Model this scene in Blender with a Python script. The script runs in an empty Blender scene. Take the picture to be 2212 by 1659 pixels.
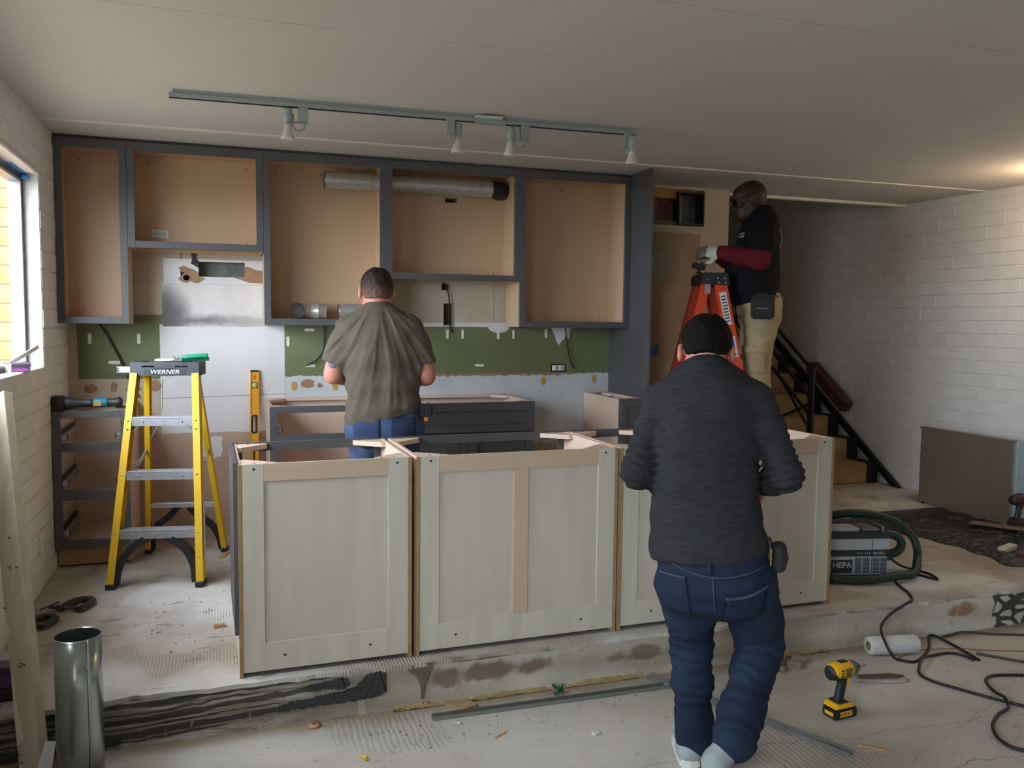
import bpy, bmesh, math, random
import numpy as np
from mathutils import Vector, Matrix, Euler
S = bpy.context.scene
C = S.collection
PI = math.pi
# ------------------------------------------------------------------ camera
YAW, PIT, ROL, CH = .3288, .0738, .0104, 1.3872
cy, sy, cp, sp, cr, sr = math.cos(YAW), math.sin(YAW), math.cos(PIT), math.sin(PIT), math.cos(ROL), math.sin(ROL)
fw = Vector((sy*cp, cy*cp, -sp)); r0 = Vector((cy, -sy, 0)); u0 = Vector((sy*sp, cy*sp, cp))
rt = r0*cr + u0*sr; up = u0*cr - r0*sr
cam = bpy.data.cameras.new('camera'); cam.sensor_width = 36; cam.sensor_fit = 'HORIZONTAL'
cam.lens = 1828.21/2212*36; cam.clip_start = .05; cam.clip_end = 200
camo = bpy.data.objects.new('camera', cam); C.objects.link(camo)
camo.matrix_world = Matrix(((rt.x, up.x, -fw.x, 0), (rt.y, up.y, -fw.y, 0), (rt.z, up.z, -fw.z, CH), (0, 0, 0, 1)))
S.camera = camo
# ------------------------------------------------------------------ world, daylight, exposure
W = bpy.data.worlds.new('overcast_sky'); S.world = W; W.use_nodes = True
bg = W.node_tree.nodes['Background']; bg.inputs[0].default_value = (.80, .90, 1.0, 1); bg.inputs[1].default_value = 10.0
S.view_settings.view_transform = 'Standard'; S.view_settings.look = 'None'
S.view_settings.gamma = 1; S.view_settings.use_curve_mapping = False
S.view_settings.exposure = 0.88
S.cycles.max_bounces = 6; S.cycles.diffuse_bounces = 5; S.cycles.caustics_reflective = False; S.cycles.caustics_refractive = False
S.cycles.use_adaptive_sampling = True; S.cycles.adaptive_threshold = .06
def portal(name, loc, rot, sx, sz):
    l = bpy.data.lights.new(name, 'AREA'); l.shape = 'RECTANGLE'; l.size = sx; l.size_y = sz
    l.cycles.is_portal = True
    o = bpy.data.objects.new(name, l); C.objects.link(o); o.location = loc; o.rotation_euler = rot
    return o
XL, XR, YW, ZC, ZF, YS = -.89, 5.5, 5.697, 2.41, -.186, 3.2845      # room: left, right, back wall, ceiling, lower floor, step
W1 = (2.35, 4.965, 1.115, 2.112)       # kitchen window in the left wall  (y0,y1,z0,z1)
W2 = (-1.0, .65, .3, 2.12)          # glazed door in the left wall beside the photographer
YB = -3.2                              # wall behind the photographer
portal('daylight_kitchen_window_offscreen', (XL-.14, (W1[0]+W1[1])/2, (W1[2]+W1[3])/2), (0, -PI/2, 0), W1[3]-W1[2], W1[1]-W1[0])
portal('window_left_offscreen', (XL-.14, (W2[0]+W2[1])/2, (W2[2]+W2[3])/2), (0, -PI/2, 0), W2[3]-W2[2], W2[1]-W2[0])
# ------------------------------------------------------------------ helpers
def lin(c):
    return tuple(((v/255)/12.92 if v/255 <= .04045 else ((v/255+.055)/1.055)**2.4) for v in c) + (1,)
def mat(name, c, rough=.6, metal=0., var=0., vs=6., c2=None, bump=0., bs=40., spec=.5, stretch=None, alpha=None, detail=4, bd=.01, coat=0):
    m = bpy.data.materials.new(name); m.use_nodes = True
    nt = m.node_tree; b = nt.nodes['Principled BSDF']; N = nt.nodes.new; L = nt.links.new
    b.inputs['Base Color'].default_value = lin(c); b.inputs['Roughness'].default_value = rough
    b.inputs['Metallic'].default_value = metal; b.inputs['Specular IOR Level'].default_value = spec
    if coat: b.inputs['Coat Weight'].default_value = coat
    tc = None
    if var or c2 or bump:
        t = N('ShaderNodeTexCoord'); mp = N('ShaderNodeMapping'); L(t.outputs['Object'], mp.inputs[0])
        if stretch: mp.inputs['Scale'].default_value = stretch
        tc = mp.outputs[0]
    if var or c2:
        n = N('ShaderNodeTexNoise'); n.inputs['Scale'].default_value = vs; n.inputs['Detail'].default_value = detail
        L(tc, n.inputs['Vector'])
        r = N('ShaderNodeValToRGB'); a = lin(c)
        k2 = lin(c2) if c2 else tuple(x*(1-var) for x in a[:3])+(1,)
        k1 = a if c2 else tuple(min(1, x*(1+var*.5)) for x in a[:3])+(1,)
        r.color_ramp.elements[0].position = .32; r.color_ramp.elements[0].color = k2
        r.color_ramp.elements[1].position = .68; r.color_ramp.elements[1].color = k1
        L(n.outputs[0], r.inputs[0]); L(r.outputs[0], b.inputs['Base Color'])
    if bump:
        n2 = N('ShaderNodeTexNoise'); n2.inputs['Scale'].default_value = bs; n2.inputs['Detail'].default_value = 4
        L(tc, n2.inputs['Vector'])
        bp = N('ShaderNodeBump'); bp.inputs['Strength'].default_value = bump; bp.inputs['Distance'].default_value = bd
        L(n2.outputs[0], bp.inputs['Height']); L(bp.outputs[0], b.inputs['Normal'])
    return m
class G:
    """node graph sugar for the larger materials"""
    def __init__(s, name, rough=.8, spec=.3):
        s.m = bpy.data.materials.new(name); s.m.use_nodes = True; s.nt = s.m.node_tree
        s.b = s.nt.nodes['Principled BSDF']; s.b.inputs['Roughness'].default_value = rough; s.b.inputs['Specular IOR Level'].default_value = spec
        s.pos = s.n('ShaderNodeNewGeometry').outputs['Position']
        x = s.n('ShaderNodeSeparateXYZ'); s.l(s.pos, x.inputs[0]); s.x, s.y, s.z = x.outputs
    def n(s, t): return s.nt.nodes.new(t)
    def l(s, a, b): s.nt.links.new(a, b)
    def inp(s, sock, v):
        if isinstance(v, (int, float)): sock.default_value = v
        else: s.l(v, sock)
    def math(s, op, a, b=0., c=None, clamp=False):
        n = s.n('ShaderNodeMath'); n.operation = op; n.use_clamp = clamp
        s.inp(n.inputs[0], a); s.inp(n.inputs[1], b)
        if c is not None: s.inp(n.inputs[2], c)
        return n.outputs[0]
    def scaled(s, v, sc):
        n = s.n('ShaderNodeVectorMath'); n.operation = 'MULTIPLY'; s.l(v, n.inputs[0]); n.inputs[1].default_value = sc
        return n.outputs[0]
    def noise(s, scale, detail=4, sc=None, dist=0., rough=.5):
        n = s.n('ShaderNodeTexNoise'); n.inputs['Scale'].default_value = scale; n.inputs['Detail'].default_value = detail
        n.inputs['Distortion'].default_value = dist; n.inputs['Roughness'].default_value = rough
        s.l(s.scaled(s.pos, sc) if sc else s.pos, n.inputs['Vector']); return n.outputs[0]
    def voro(s, scale, feat='DISTANCE_TO_EDGE', sc=None):
        n = s.n('ShaderNodeTexVoronoi'); n.feature = feat; n.inputs['Scale'].default_value = scale
        s.l(s.scaled(s.pos, sc) if sc else s.pos, n.inputs['Vector']); return n.outputs['Distance']
    def wave(s, scale, dist, sc=None, direction='X', detail=2, ds=1.):
        n = s.n('ShaderNodeTexWave'); n.bands_direction = direction
        n.inputs['Scale'].default_value = scale; n.inputs['Distortion'].default_value = dist; n.inputs['Detail'].default_value = detail; n.inputs['Detail Scale'].default_value = ds
        s.l(s.scaled(s.pos, sc) if sc else s.pos, n.inputs['Vector']); return n.outputs[1]
    def step(s, v, lo, hi):
        n = s.n('ShaderNodeMapRange'); n.interpolation_type = 'SMOOTHSTEP'
        s.inp(n.inputs['Value'], v); n.inputs['From Min'].default_value = lo; n.inputs['From Max'].default_value = hi
        return n.outputs[0]
    def col(s, c):
        n = s.n('ShaderNodeRGB'); n.outputs[0].default_value = lin(c); return n.outputs[0]
    def mix(s, f, a, b):
        n = s.n('ShaderNodeMix'); n.data_type = 'RGBA'
        s.inp(n.inputs[0], f); s.l(a if not isinstance(a, tuple) else s.col(a), n.inputs[6]); s.l(b if not isinstance(b, tuple) else s.col(b), n.inputs[7])
        return n.outputs[2]
    def done(s, col, height=None, strength=.3, dist=.01):
        s.l(col, s.b.inputs['Base Color'])
        if height is not None:
            n = s.n('ShaderNodeBump'); n.inputs['Strength'].default_value = strength; n.inputs['Distance'].default_value = dist
            s.l(height, n.inputs['Height']); s.l(n.outputs[0], s.b.inputs['Normal'])
        return s.m
class MB:
    """collects geometry; world coordinates are given relative to the offset o"""
    def __init__(s, o=(0, 0, 0)):
        s.v = []; s.f = []; s.o = Vector(o); s.smooth = False; s.sf = set()
    def add(s, vs, fs, smooth=False):
        n = len(s.v); s.v += [Vector(p)-s.o for p in vs]
        for f in fs:
            if smooth: s.sf.add(len(s.f))
            s.f.append([i+n for i in f])
        return s
    def box(s, x0, x1, y0, y1, z0, z1, M=None):
        p = [(x, y, z) for z in (z0, z1) for y in (y0, y1) for x in (x0, x1)]
        if M is not None: p = [M @ Vector(q) for q in p]
        return s.add(p, [(0, 2, 3, 1), (4, 5, 7, 6), (0, 1, 5, 4), (2, 6, 7, 3), (0, 4, 6, 2), (1, 3, 7, 5)])
    def bar(s, a, b, w, h, upv=(0, 0, 1), a2=None):
        """rectangular bar from a to b; w along the side axis, h along the up axis"""
        a, b = Vector(a), Vector(b); d = (b-a).normalized(); sd = d.cross(Vector(upv))
        if sd.length < 1e-5: sd = d.cross(Vector((0, 1, 0)))
        sd.normalize(); u = sd.cross(d).normalized(); w2, h2 = a2 or (w, h)
        P = []
        for c, ww, hh in ((a, w, h), (b, w2, h2)):
            P += [c-sd*ww/2-u*hh/2, c+sd*ww/2-u*hh/2, c+sd*ww/2+u*hh/2, c-sd*ww/2+u*hh/2]
        return s.add(P, [(0, 1, 2, 3), (7, 6, 5, 4), (0, 4, 5, 1), (1, 5, 6, 2), (2, 6, 7, 3), (3, 7, 4, 0)])
    def prism(s, poly, ax, d0, d1):
        """poly: 2-D outline; ax: axis of extrusion ('x': poly=(y,z), 'y': (x,z), 'z': (x,y))"""
        def P(a, b, d): return {'x': (d, a, b), 'y': (a, d, b), 'z': (a, b, d)}[ax]
        n = len(poly); vs = [P(a, b, d0) for a, b in poly]+[P(a, b, d1) for a, b in poly]
        fs = [tuple(range(n-1, -1, -1)), tuple(range(n, 2*n))]+[(i, (i+1) % n, n+(i+1) % n, n+i) for i in range(n)]
        return s.add(vs, fs)
    def tube(s, pts, r, n=8, cap=True, rs=None):
        pts = [Vector(p) for p in pts]; V = []; F = []
        t0 = (pts[1]-pts[0]).normalized(); a = t0.orthogonal().normalized()
        for i, p in enumerate(pts):
            t = ((pts[min(i+1, len(pts)-1)]-pts[max(i-1, 0)])).normalized()
            a = (a-t*a.dot(t)).normalized(); b = t.cross(a); rr = rs[i] if rs else r
            V += [p+(a*math.cos(2*PI*k/n)+b*math.sin(2*PI*k/n))*rr for k in range(n)]
        for i in range(len(pts)-1):
            for k in range(n): F.append((i*n+k, i*n+(k+1) % n, (i+1)*n+(k+1) % n, (i+1)*n+k))
        s.add(V, F, True)
        if cap:
            m = len(s.v)-len(V)
            s.f.append([m+k for k in range(n-1, -1, -1)]); s.f.append([m+(len(pts)-1)*n+k for k in range(n)])
        return s
    def lathe(s, prof, c=(0, 0, 0), d=(0, 0, 1), n=20, cap=True):
        """prof: (radius, distance along d) pairs"""
        c, d = Vector(c), Vector(d).normalized(); a = d.orthogonal().normalized(); b = d.cross(a); V = []; F = []
        for r, h in prof: V += [c+d*h+(a*math.cos(2*PI*k/n)+b*math.sin(2*PI*k/n))*r for k in range(n)]
        for i in range(len(prof)-1):
            for k in range(n): F.append((i*n+k, i*n+(k+1) % n, (i+1)*n+(k+1) % n, (i+1)*n+k))
        s.add(V, F, True); m = len(s.v)-len(V)
        if cap:
            if prof[0][0] > 1e-5: s.f.append([m+k for k in range(n-1, -1, -1)])
            if prof[-1][0] > 1e-5: s.f.append([m+(len(prof)-1)*n+k for k in range(n)])
        return s
    def mesh(s, name, bevel=0, seg=1, smooth_all=False):
        me = bpy.data.meshes.new(name); bm = bmesh.new()
        vs = [bm.verts.new(p) for p in s.v]
        for i, f in enumerate(s.f):
            try: q = bm.faces.new([vs[k] for k in f])
            except ValueError: continue
            q.smooth = smooth_all or i in s.sf
        bmesh.ops.recalc_face_normals(bm, faces=bm.faces)
        if bevel:
            es = [e for e in bm.edges if e.is_manifold and e.calc_face_angle(0) > .6]
            bmesh.ops.bevel(bm, geom=es, offset=bevel, segments=seg, affect='EDGES', clamp_overlap=True)
        bm.to_mesh(me); bm.free(); return me
    def build(s, name, m, parent=None, bevel=0, seg=1, smooth_all=False):
        o = link(name, s.mesh(name, bevel, seg, smooth_all), m, parent)
        if parent is None: o.location = s.o
        return o
def link(name, me, m, parent=None):
    if m and not me.materials: me.materials.append(m)
    o = bpy.data.objects.new(name, me); C.objects.link(o)
    if parent: o.parent = parent
    return o
def tag(o, label, cat, group=None):
    o['label'] = label; o['category'] = cat
    if group: o['group'] = group
    return o
def thing(name, label, cat, loc=(0, 0, 0), rotz=0, group=None):
    o = bpy.data.objects.new(name, None); C.objects.link(o); o.empty_display_size = .1
    o.location = loc; o.rotation_euler = (0, 0, rotz)
    return tag(o, label, cat, group)
def struct(o): o['kind'] = 'structure'; return o
def part(name, m, parent, o=(0, 0, 0), bevel=0, **k):
    pass
def boxp(name, m, parent, o, *b, bevel=0):
    return MB(o).box(*b).build(name, m, parent, bevel)
def copy_tree(o, parent=None):
    c = o.copy(); C.objects.link(c); c.parent = parent
    for ch in list(o.children): copy_tree(ch, c)
    return c
def smoothpts(P, n=6, closed=False):
    """Catmull-Rom through the points"""
    P = [Vector(p) for p in P]; out = []
    for i in range(len(P)-1):
        a, b, c, d = P[max(i-1, 0)], P[i], P[i+1], P[min(i+2, len(P)-1)]
        for k in range(n):
            t = k/n; out.append(.5*((2*b)+(c-a)*t+(2*a-5*b+4*c-d)*t*t+(3*b-a-3*c+d)*t**3))
    out.append(P[-1]); return out
def text_mesh(body, size, ext, m, parent, name='lettering', M=None, align='CENTER', shear=0, sx=1):
    cu = bpy.data.curves.new(name, 'FONT'); cu.body = body; cu.size = size; cu.extrude = ext; cu.align_x = align; cu.align_y = 'CENTER'; cu.shear = shear
    cu.resolution_u = 3; cu.offset = size*.012
    to = bpy.data.objects.new(name, cu); C.objects.link(to)
    dg = bpy.context.evaluated_depsgraph_get(); dg.update()
    me = bpy.data.meshes.new_from_object(to.evaluated_get(dg)); me.name = name
    bpy.data.objects.remove(to); bpy.data.curves.remove(cu)
    me.transform(Matrix.Diagonal((sx, 1, 1, 1)))
    if M is not None: me.transform(M)
    me.materials.clear()
    return link(name, me, m, parent)
def face_M(origin, right, upv):
    """matrix that puts the XY plane of a text on a surface"""
    r, u = Vector(right).normalized(), Vector(upv).normalized(); n = r.cross(u)
    o = Vector(origin)
    return Matrix(((r.x, u.x, n.x, o.x), (r.y, u.y, n.y, o.y), (r.z, u.z, n.z, o.z), (0, 0, 0, 1)))
rnd = random.Random(7)
def ragged(x0, x1, z0, z1, amp=(.003,)*4, step=.03, seed=1, sides='lbrt'):
    """rectangle outline whose edges wander; amp per side: bottom, right, top, left"""
    R = random.Random(seed); P = []
    def run(a, b, am):
        L = math.hypot(b[0]-a[0], b[1]-a[1]); n = max(2, int(L/step)); nx, nz = (b[1]-a[1])/L, -(b[0]-a[0])/L
        for i in range(n):
            t = i/n; w = R.uniform(-am, am) if i else 0
            P.append((a[0]+(b[0]-a[0])*t+nx*w, a[1]+(b[1]-a[1])*t+nz*w))
    run((x0, z0), (x1, z0), amp[0]); run((x1, z0), (x1, z1), amp[1]); run((x1, z1), (x0, z1), amp[2]); run((x0, z1), (x0, z0), amp[3])
    return P
def holes_floor(mb, x0, x1, y0, y1, z0, z1, holes):
    xs = sorted({x0, x1, *[h[0] for h in holes], *[h[1] for h in holes]}); ys = sorted({y0, y1, *[h[2] for h in holes], *[h[3] for h in holes]})
    for i in range(len(xs)-1):
        for j in range(len(ys)-1):
            cx, cy_ = (xs[i]+xs[i+1])/2, (ys[j]+ys[j+1])/2
            if not any(h[0] < cx < h[1] and h[2] < cy_ < h[3] for h in holes): mb.box(xs[i], xs[i+1], ys[j], ys[j+1], z0, z1)
    return mb
def holes_wall(mb, x0, x1, z0, z1, y0, y1, holes, swap=False):
    """wall slab in the xz plane cut by rectangular holes (swap: runs along y instead of x)"""
    xs = sorted({x0, x1, *[h[0] for h in holes], *[h[1] for h in holes]}); zs = sorted({z0, z1, *[h[2] for h in holes], *[h[3] for h in holes]})
    for i in range(len(xs)-1):
        for j in range(len(zs)-1):
            cx, cz = (xs[i]+xs[i+1])/2, (zs[j]+zs[j+1])/2
            if any(h[0] < cx < h[1] and h[2] < cz < h[3] for h in holes): continue
            if swap: mb.box(y0, y1, xs[i], xs[i+1], zs[j], zs[j+1])
            else: mb.box(xs[i], xs[i+1], y0, y1, zs[j], zs[j+1])
    return mb
# ------------------------------------------------------------------ materials of the room
M = {}
M['block'] = mat('painted_block', (226, 225, 222), .75, var=.06, vs=5, bump=.25, bs=60, bd=.004)
M['mortar'] = mat('painted_mortar', (222, 220, 216), .85, var=.06, vs=20)
M['ceil'] = mat('ceiling_paint', (206, 203, 199), .85, var=.03, vs=2)
M['ceil2'] = mat('batten_paint', (226, 222, 214), .7)
M['crack'] = mat('hairline_crack', (120, 112, 104), .9)
M['brick'] = mat('orange_block', (170, 108, 62), .9, var=.35, vs=9, c2=(194, 140, 90), bump=.3, bs=50)
M['joint'] = mat('pale_joint', (120, 100, 80), .9)
M['alu'] = mat('aluminium', (150, 152, 156), .45, .6, bump=.05, bs=200)
M['alud'] = mat('dark_gasket', (52, 48, 46), .6)
M['tape'] = mat('blue_tape', (52, 116, 190), .6)
M['plaster'] = mat('old_wall_paint', (192, 178, 160), .85, var=.14, vs=3, bump=.15, bs=30)
M['cream'] = mat('cream_plaster', (198, 187, 168), .85, var=.12, vs=4, bump=.15, bs=25)
M['green'] = mat('olive_green_paint', (112, 120, 84), .7, var=.08, vs=3, bump=.06, bs=60)
M['white'] = mat('white_board', (222, 220, 222), .7, var=.06, vs=4, bump=.08, bs=30)
M['bluewhite'] = mat('pale_blue_white_board', (206, 210, 214), .75, var=.1, vs=5, bump=.12, bs=30)
M['tanwall'] = mat('bare_tan_wall', (188, 164, 146), .8, var=.08, vs=3)
M['torn'] = mat('torn_brown_paper', (164, 130, 102), .9, var=.16, vs=18, bump=.25, bs=70)
M['strip'] = mat('white_foam_strip', (226, 224, 210), .7)
M['stud'] = mat('old_stud_wood', (120, 96, 72), .9, var=.2, vs=8)
M['wood'] = mat('raw_pine', (186, 140, 84), .8, var=.3, vs=8, stretch=(1, 8, 8))
M['black'] = mat('black_paint', (16, 16, 17), .55)
M['glue'] = mat('ochre_glue_spot', (196, 156, 72), .8)
def glass_mat():
    m = bpy.data.materials.new('window_glass'); m.use_nodes = True; nt = m.node_tree; nt.nodes.remove(nt.nodes['Principled BSDF'])
    t = nt.nodes.new('ShaderNodeBsdfTransparent'); g = nt.nodes.new('ShaderNodeBsdfGlossy'); g.inputs['Roughness'].default_value = .02
    w_ = nt.nodes.new('ShaderNodeLayerWeight'); w_.inputs[0].default_value = .5; pw = nt.nodes.new('ShaderNodeMath'); pw.operation = 'POWER'; pw.inputs[1].default_value = 5
    f = nt.nodes.new('ShaderNodeMath'); f.operation = 'MULTIPLY_ADD'; f.inputs[1].default_value = .7; f.inputs[2].default_value = .03; nt.links.new(w_.outputs[1], pw.inputs[0]); nt.links.new(pw.outputs[0], f.inputs[0]); x = nt.nodes.new('ShaderNodeMixShader')
    nt.links.new(f.outputs[0], x.inputs[0]); nt.links.new(t.outputs[0], x.inputs[1]); nt.links.new(g.outputs[0], x.inputs[2])
    nt.links.new(x.outputs[0], nt.nodes['Material Output'].inputs[0]); return m
M['glass'] = glass_mat()
def lower_floor_mat():
    g = G('lower_concrete', .82)
    a = g.noise(1.1, 5); b = g.noise(7, 6, rough=.6); c = g.noise(2.2, 3, (1, 3.2, 1)); fine = g.noise(60, 3)
    col = g.mix(g.step(a, .35, .65), (172, 164, 152), (194, 187, 177))
    col = g.mix(g.math('MULTIPLY', g.step(b, .5, .8), .35), col, (152, 144, 132))
    col = g.mix(g.math('MULTIPLY', g.step(c, .5, .85), .4), col, (206, 203, 198))
    # trowelled ridges and scuffs
    w = g.wave(14, 5, (1, .45, 1), 'X', 3, 1.5); wm = g.step(g.noise(1.7, 2), .56, .66)
    col = g.mix(g.math('MULTIPLY', g.math('MULTIPLY', w, wm), .25), col, (128, 124, 120))
    # cracks wandering across the slab
    wob = g.math('MULTIPLY', g.math('SUBTRACT', g.noise(2.5, 4), .5), .22)
    for (k, y0, wd) in ((-.03, 2.62, .0035), (-.02, 2.30, .004), (.42, 1.35, .0025)):
        d = g.math('ABSOLUTE', g.math('ADD', g.math('SUBTRACT', g.y, g.math('MULTIPLY_ADD', g.x, k, y0)), wob))
        col = g.mix(g.math('MULTIPLY', g.math('SUBTRACT', 1., g.step(d, 0, wd)), .55), col, (92, 84, 74))
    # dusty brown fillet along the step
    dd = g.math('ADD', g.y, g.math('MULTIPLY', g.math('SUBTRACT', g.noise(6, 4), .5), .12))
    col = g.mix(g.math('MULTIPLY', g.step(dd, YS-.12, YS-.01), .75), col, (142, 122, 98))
    sp_ = g.step(g.noise(28, 2), .68, .74); col = g.mix(g.math('MULTIPLY', sp_, .5), col, (120, 112, 102))
    h = g.math('ADD', g.math('MULTIPLY', b, .6), g.math('ADD', g.math('MULTIPLY', fine, .25), g.math('MULTIPLY', g.math('MULTIPLY', w, wm), .35)))
    return g.done(col, h, .35, .012)
def raised_floor_mat():
    g = G('raised_concrete', .8)
    a = g.noise(1.5, 5); b = g.noise(9, 6, rough=.6); fine = g.noise(70, 3)
    zone = g.step(g.noise(1.3, 4), .42, .58)
    left = g.mix(g.step(a, .4, .62), (190, 182, 173), (216, 213, 210)); right = g.mix(g.step(a, .35, .65), (166, 155, 142), (188, 178, 166))
    col = g.mix(zone, left, right)
    col = g.mix(g.math('MULTIPLY', g.step(b, .52, .8), .4), col, (148, 138, 126))
    blot = g.step(g.noise(5, 5, (1, 2.6, 1)), .62, .7); col = g.mix(g.math('MULTIPLY', blot, .6), col, (120, 108, 96))
    w1 = g.wave(24, 2.5, None, 'X', 3, 2); w2 = g.wave(22, 3, None, 'Y', 3, 2)
    m1 = g.step(g.noise(2.6, 2, (1, 1, 1)), .52, .58); m2 = g.step(g.noise(2.1, 2, (1.3, .8, 1)), .55, .61)
    ridge = g.math('MAXIMUM', g.math('MULTIPLY', w1, m1), g.math('MULTIPLY', w2, m2))
    col = g.mix(g.math('MULTIPLY', ridge, .15), col, (122, 114, 106))
    h = g.math('ADD', g.math('MULTIPLY', b, .5), g.math('ADD', g.math('MULTIPLY', fine, .25), g.math('MULTIPLY', ridge, .6)))
    return g.done(col, h, .45, .012)
def step_mat():
    g = G('step_concrete', .85)
    a = g.noise(2, 5); b = g.noise(14, 6, rough=.65)
    col = g.mix(g.step(a, .35, .65), (168, 160, 144), (196, 190, 178))
    col = g.mix(g.math('MULTIPLY', g.step(b, .56, .72), .5), col, (136, 126, 112))
    # old brown adhesive runs on the left third
    xl = g.math('SUBTRACT', 1., g.step(g.x, .42, .62))
    run = g.noise(3.2, 6, (.7, 1, 9), 1.2, .6)
    col = g.mix(g.math('MULTIPLY', xl, g.math('MULTIPLY_ADD', g.step(run, .42, .58), .55, .35)), col, (120, 109, 94))
    # long black mastic streaks left by the old flooring
    thick = g.noise(5, 5, (1, 1, 1)); fray = g.math('MULTIPLY', g.math('SUBTRACT', g.noise(26, 5, (.35, 1, 1.2), .6), .5), .022); bend = g.math('MULTIPLY', g.math('SUBTRACT', g.noise(2.2, 3, (1, 1, .2)), .5), .03)
    for (z0, sl, hw, xe) in ((-.069, .056, .011, .42), (-.126, .05, .012, .3), (-.022, .03, .010, .62), (-.098, .052, .003, .2), (-.046, .045, .004, .1), (-.15, .04, .004, .0)):
        d = g.math('ABSOLUTE', g.math('ADD', g.math('SUBTRACT', g.z, g.math('MULTIPLY_ADD', g.x, sl, z0)), g.math('ADD', fray, bend)))
        m_ = g.math('MULTIPLY', g.math('SUBTRACT', 1., g.step(g.math('DIVIDE', d, g.math('MULTIPLY_ADD', thick, 1.6, .2)), hw*.75, hw*1.25)), g.math('SUBTRACT', 1., g.step(g.x, xe-.03, xe+.03)))
        col = g.mix(g.math('MULTIPLY', m_, .88), col, (52, 51, 50))
    # rusty scraped patches
    for (x0, z0, rx, rz, c) in ((1.02, -.075, .3, .05, (120, 100, 84)), (1.75, -.08, .2, .035, (118, 108, 92)), (3.6, -.07, .12, .04, (150, 112, 76))):
        dx = g.math('DIVIDE', g.math('SUBTRACT', g.x, x0), rx); dz = g.math('DIVIDE', g.math('SUBTRACT', g.z, z0), rz)
        r = g.math('ADD', g.math('ADD', g.math('MULTIPLY', dx, dx), g.math('MULTIPLY', dz, dz)), g.math('MULTIPLY', g.math('SUBTRACT', g.noise(11, 6), .5), 3.2))
        col = g.mix(g.math('MULTIPLY', g.math('SUBTRACT', 1., g.step(r, .3, 1.1)), .85), col, c)
    # drips
    dr = g.step(g.noise(30, 2, (1, 1, .12)), .66, .72); col = g.mix(g.math('MULTIPLY', dr, .3), col, (215, 210, 198))
    # black web of mastic at the right end
    v = g.voro(13, 'DISTANCE_TO_EDGE', (.8, 1, 1.2)); wv = g.math('ADD', v, g.math('MULTIPLY', g.math('SUBTRACT', g.noise(16, 4), .5), .2))
    web = g.math('MULTIPLY', g.math('SUBTRACT', 1., g.step(wv, .12, .2)), g.step(g.math('ADD', g.x, g.math('MULTIPLY', g.noise(30, 2), .03)), 3.81, 3.82))
    col = g.mix(g.math('MULTIPLY', web, .92), col, (44, 44, 46))
    h = g.math('ADD', g.math('MULTIPLY', b, .7), g.math('MULTIPLY', run, .3))
    return g.done(col, h, .6, .015)
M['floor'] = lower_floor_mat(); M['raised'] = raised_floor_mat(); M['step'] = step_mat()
M['mastic'] = mat('black_mastic', (56, 55, 55), .75, var=.3, vs=40, bump=.6, bs=120, bd=.006)
M['foam'] = mat('ochre_filler', (178, 152, 104), .8, var=.2, vs=20, bump=.3, bs=60)
M['stairc'] = mat('worn_stair_concrete', (160, 134, 92), .85, var=.25, vs=10, c2=(134, 110, 76), bump=.3, bs=60)
M['void'] = mat('old_duct_metal', (120, 124, 116), .5, .5, var=.3, vs=15)

# ------------------------------------------------------------------ floors and step
HF = (2.33, 2.49, 3.14, 3.25)          # broken-out hole in the lower floor
fl = holes_floor(MB(), XL-.2, XR+.2, YB-.2, YS+.05, ZF-.2, ZF, [HF]); fl.box(HF[0]-.1, HF[1]+.1, HF[2]-.1, HF[3]+.1, ZF-.26, ZF-.2)
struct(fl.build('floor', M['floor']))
R = random.Random(3)
xs = [XL+.0+i*.055 for i in range(int((XR-XL)/.055)+1)]+[XR]
edge = [(x, YS+R.uniform(-.008, .010)+(.012*math.sin(x*7)*math.sin(x*2.3))) for x in xs]
fr = struct(MB().prism(edge+[(XR, 6.0), (XL, 6.0)], 'z', -.018, 0).build('floor_raised', M['raised']))
fe = MB()      # front of the step: an uneven cast face
nz = 8; V = []; F = []
xs2 = [XL+i*(XR-XL)/150 for i in range(151)]
for j in range(nz+1):
    for x in xs2:
        z = ZF-.01+(-.016-ZF+.01)*j/nz
        V.append((x, YS+.004+.006*math.sin(x*3+j)+R.uniform(-.0025, .0025)-(.012 if j == 0 else 0), z))
for j in range(nz):
    for i in range(150): F.append((j*151+i, j*151+i+1, (j+1)*151+i+1, (j+1)*151+i))
fe.add(V, F, True); fe.box(XL, XR, YS+.03, 6.0, ZF, -.018)
fe.build('step_face', M['step'], fr)
def streak(name, pts, m, parent, th=.006, y=YS-.001, seed=0, rag=.007):
    """band of adhesive on the step face: (x, z, half height) stations"""
    R = random.Random(seed); up_, lo = [], []
    P = smoothpts([(p[0], p[1], p[2]) for p in pts], 14)
    for p in P:
        up_.append((p.x+R.uniform(-.004, .004), p.y+p.z*.8+R.uniform(-rag, rag))); lo.append((p.x+R.uniform(-.004, .004), p.y-p.z*.8+R.uniform(-rag, rag)))
    MB().prism(up_+lo[::-1], 'y', y-th, y+.03).build(name, m, parent)
streak('mastic_streak', [(.18, -.112, .016), (.26, -.108, .022), (.36, -.102, .024), (.47, -.096, .032), (.53, -.072, .058), (.575, -.062, .062), (.60, -.06, .05)], M['mastic'], fr, seed=2, rag=.004)
streak('mastic_streak', [(.30, -.05, .012), (.37, -.046, .016), (.42, -.046, .026), (.45, -.048, .014)], M['mastic'], fr, seed=1, rag=.004)
streak('mastic_streak', [(-.52, -.165, .010), (-.44, -.163, .014), (-.38, -.163, .008)], M['mastic'], fr, seed=5, rag=.003)
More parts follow.
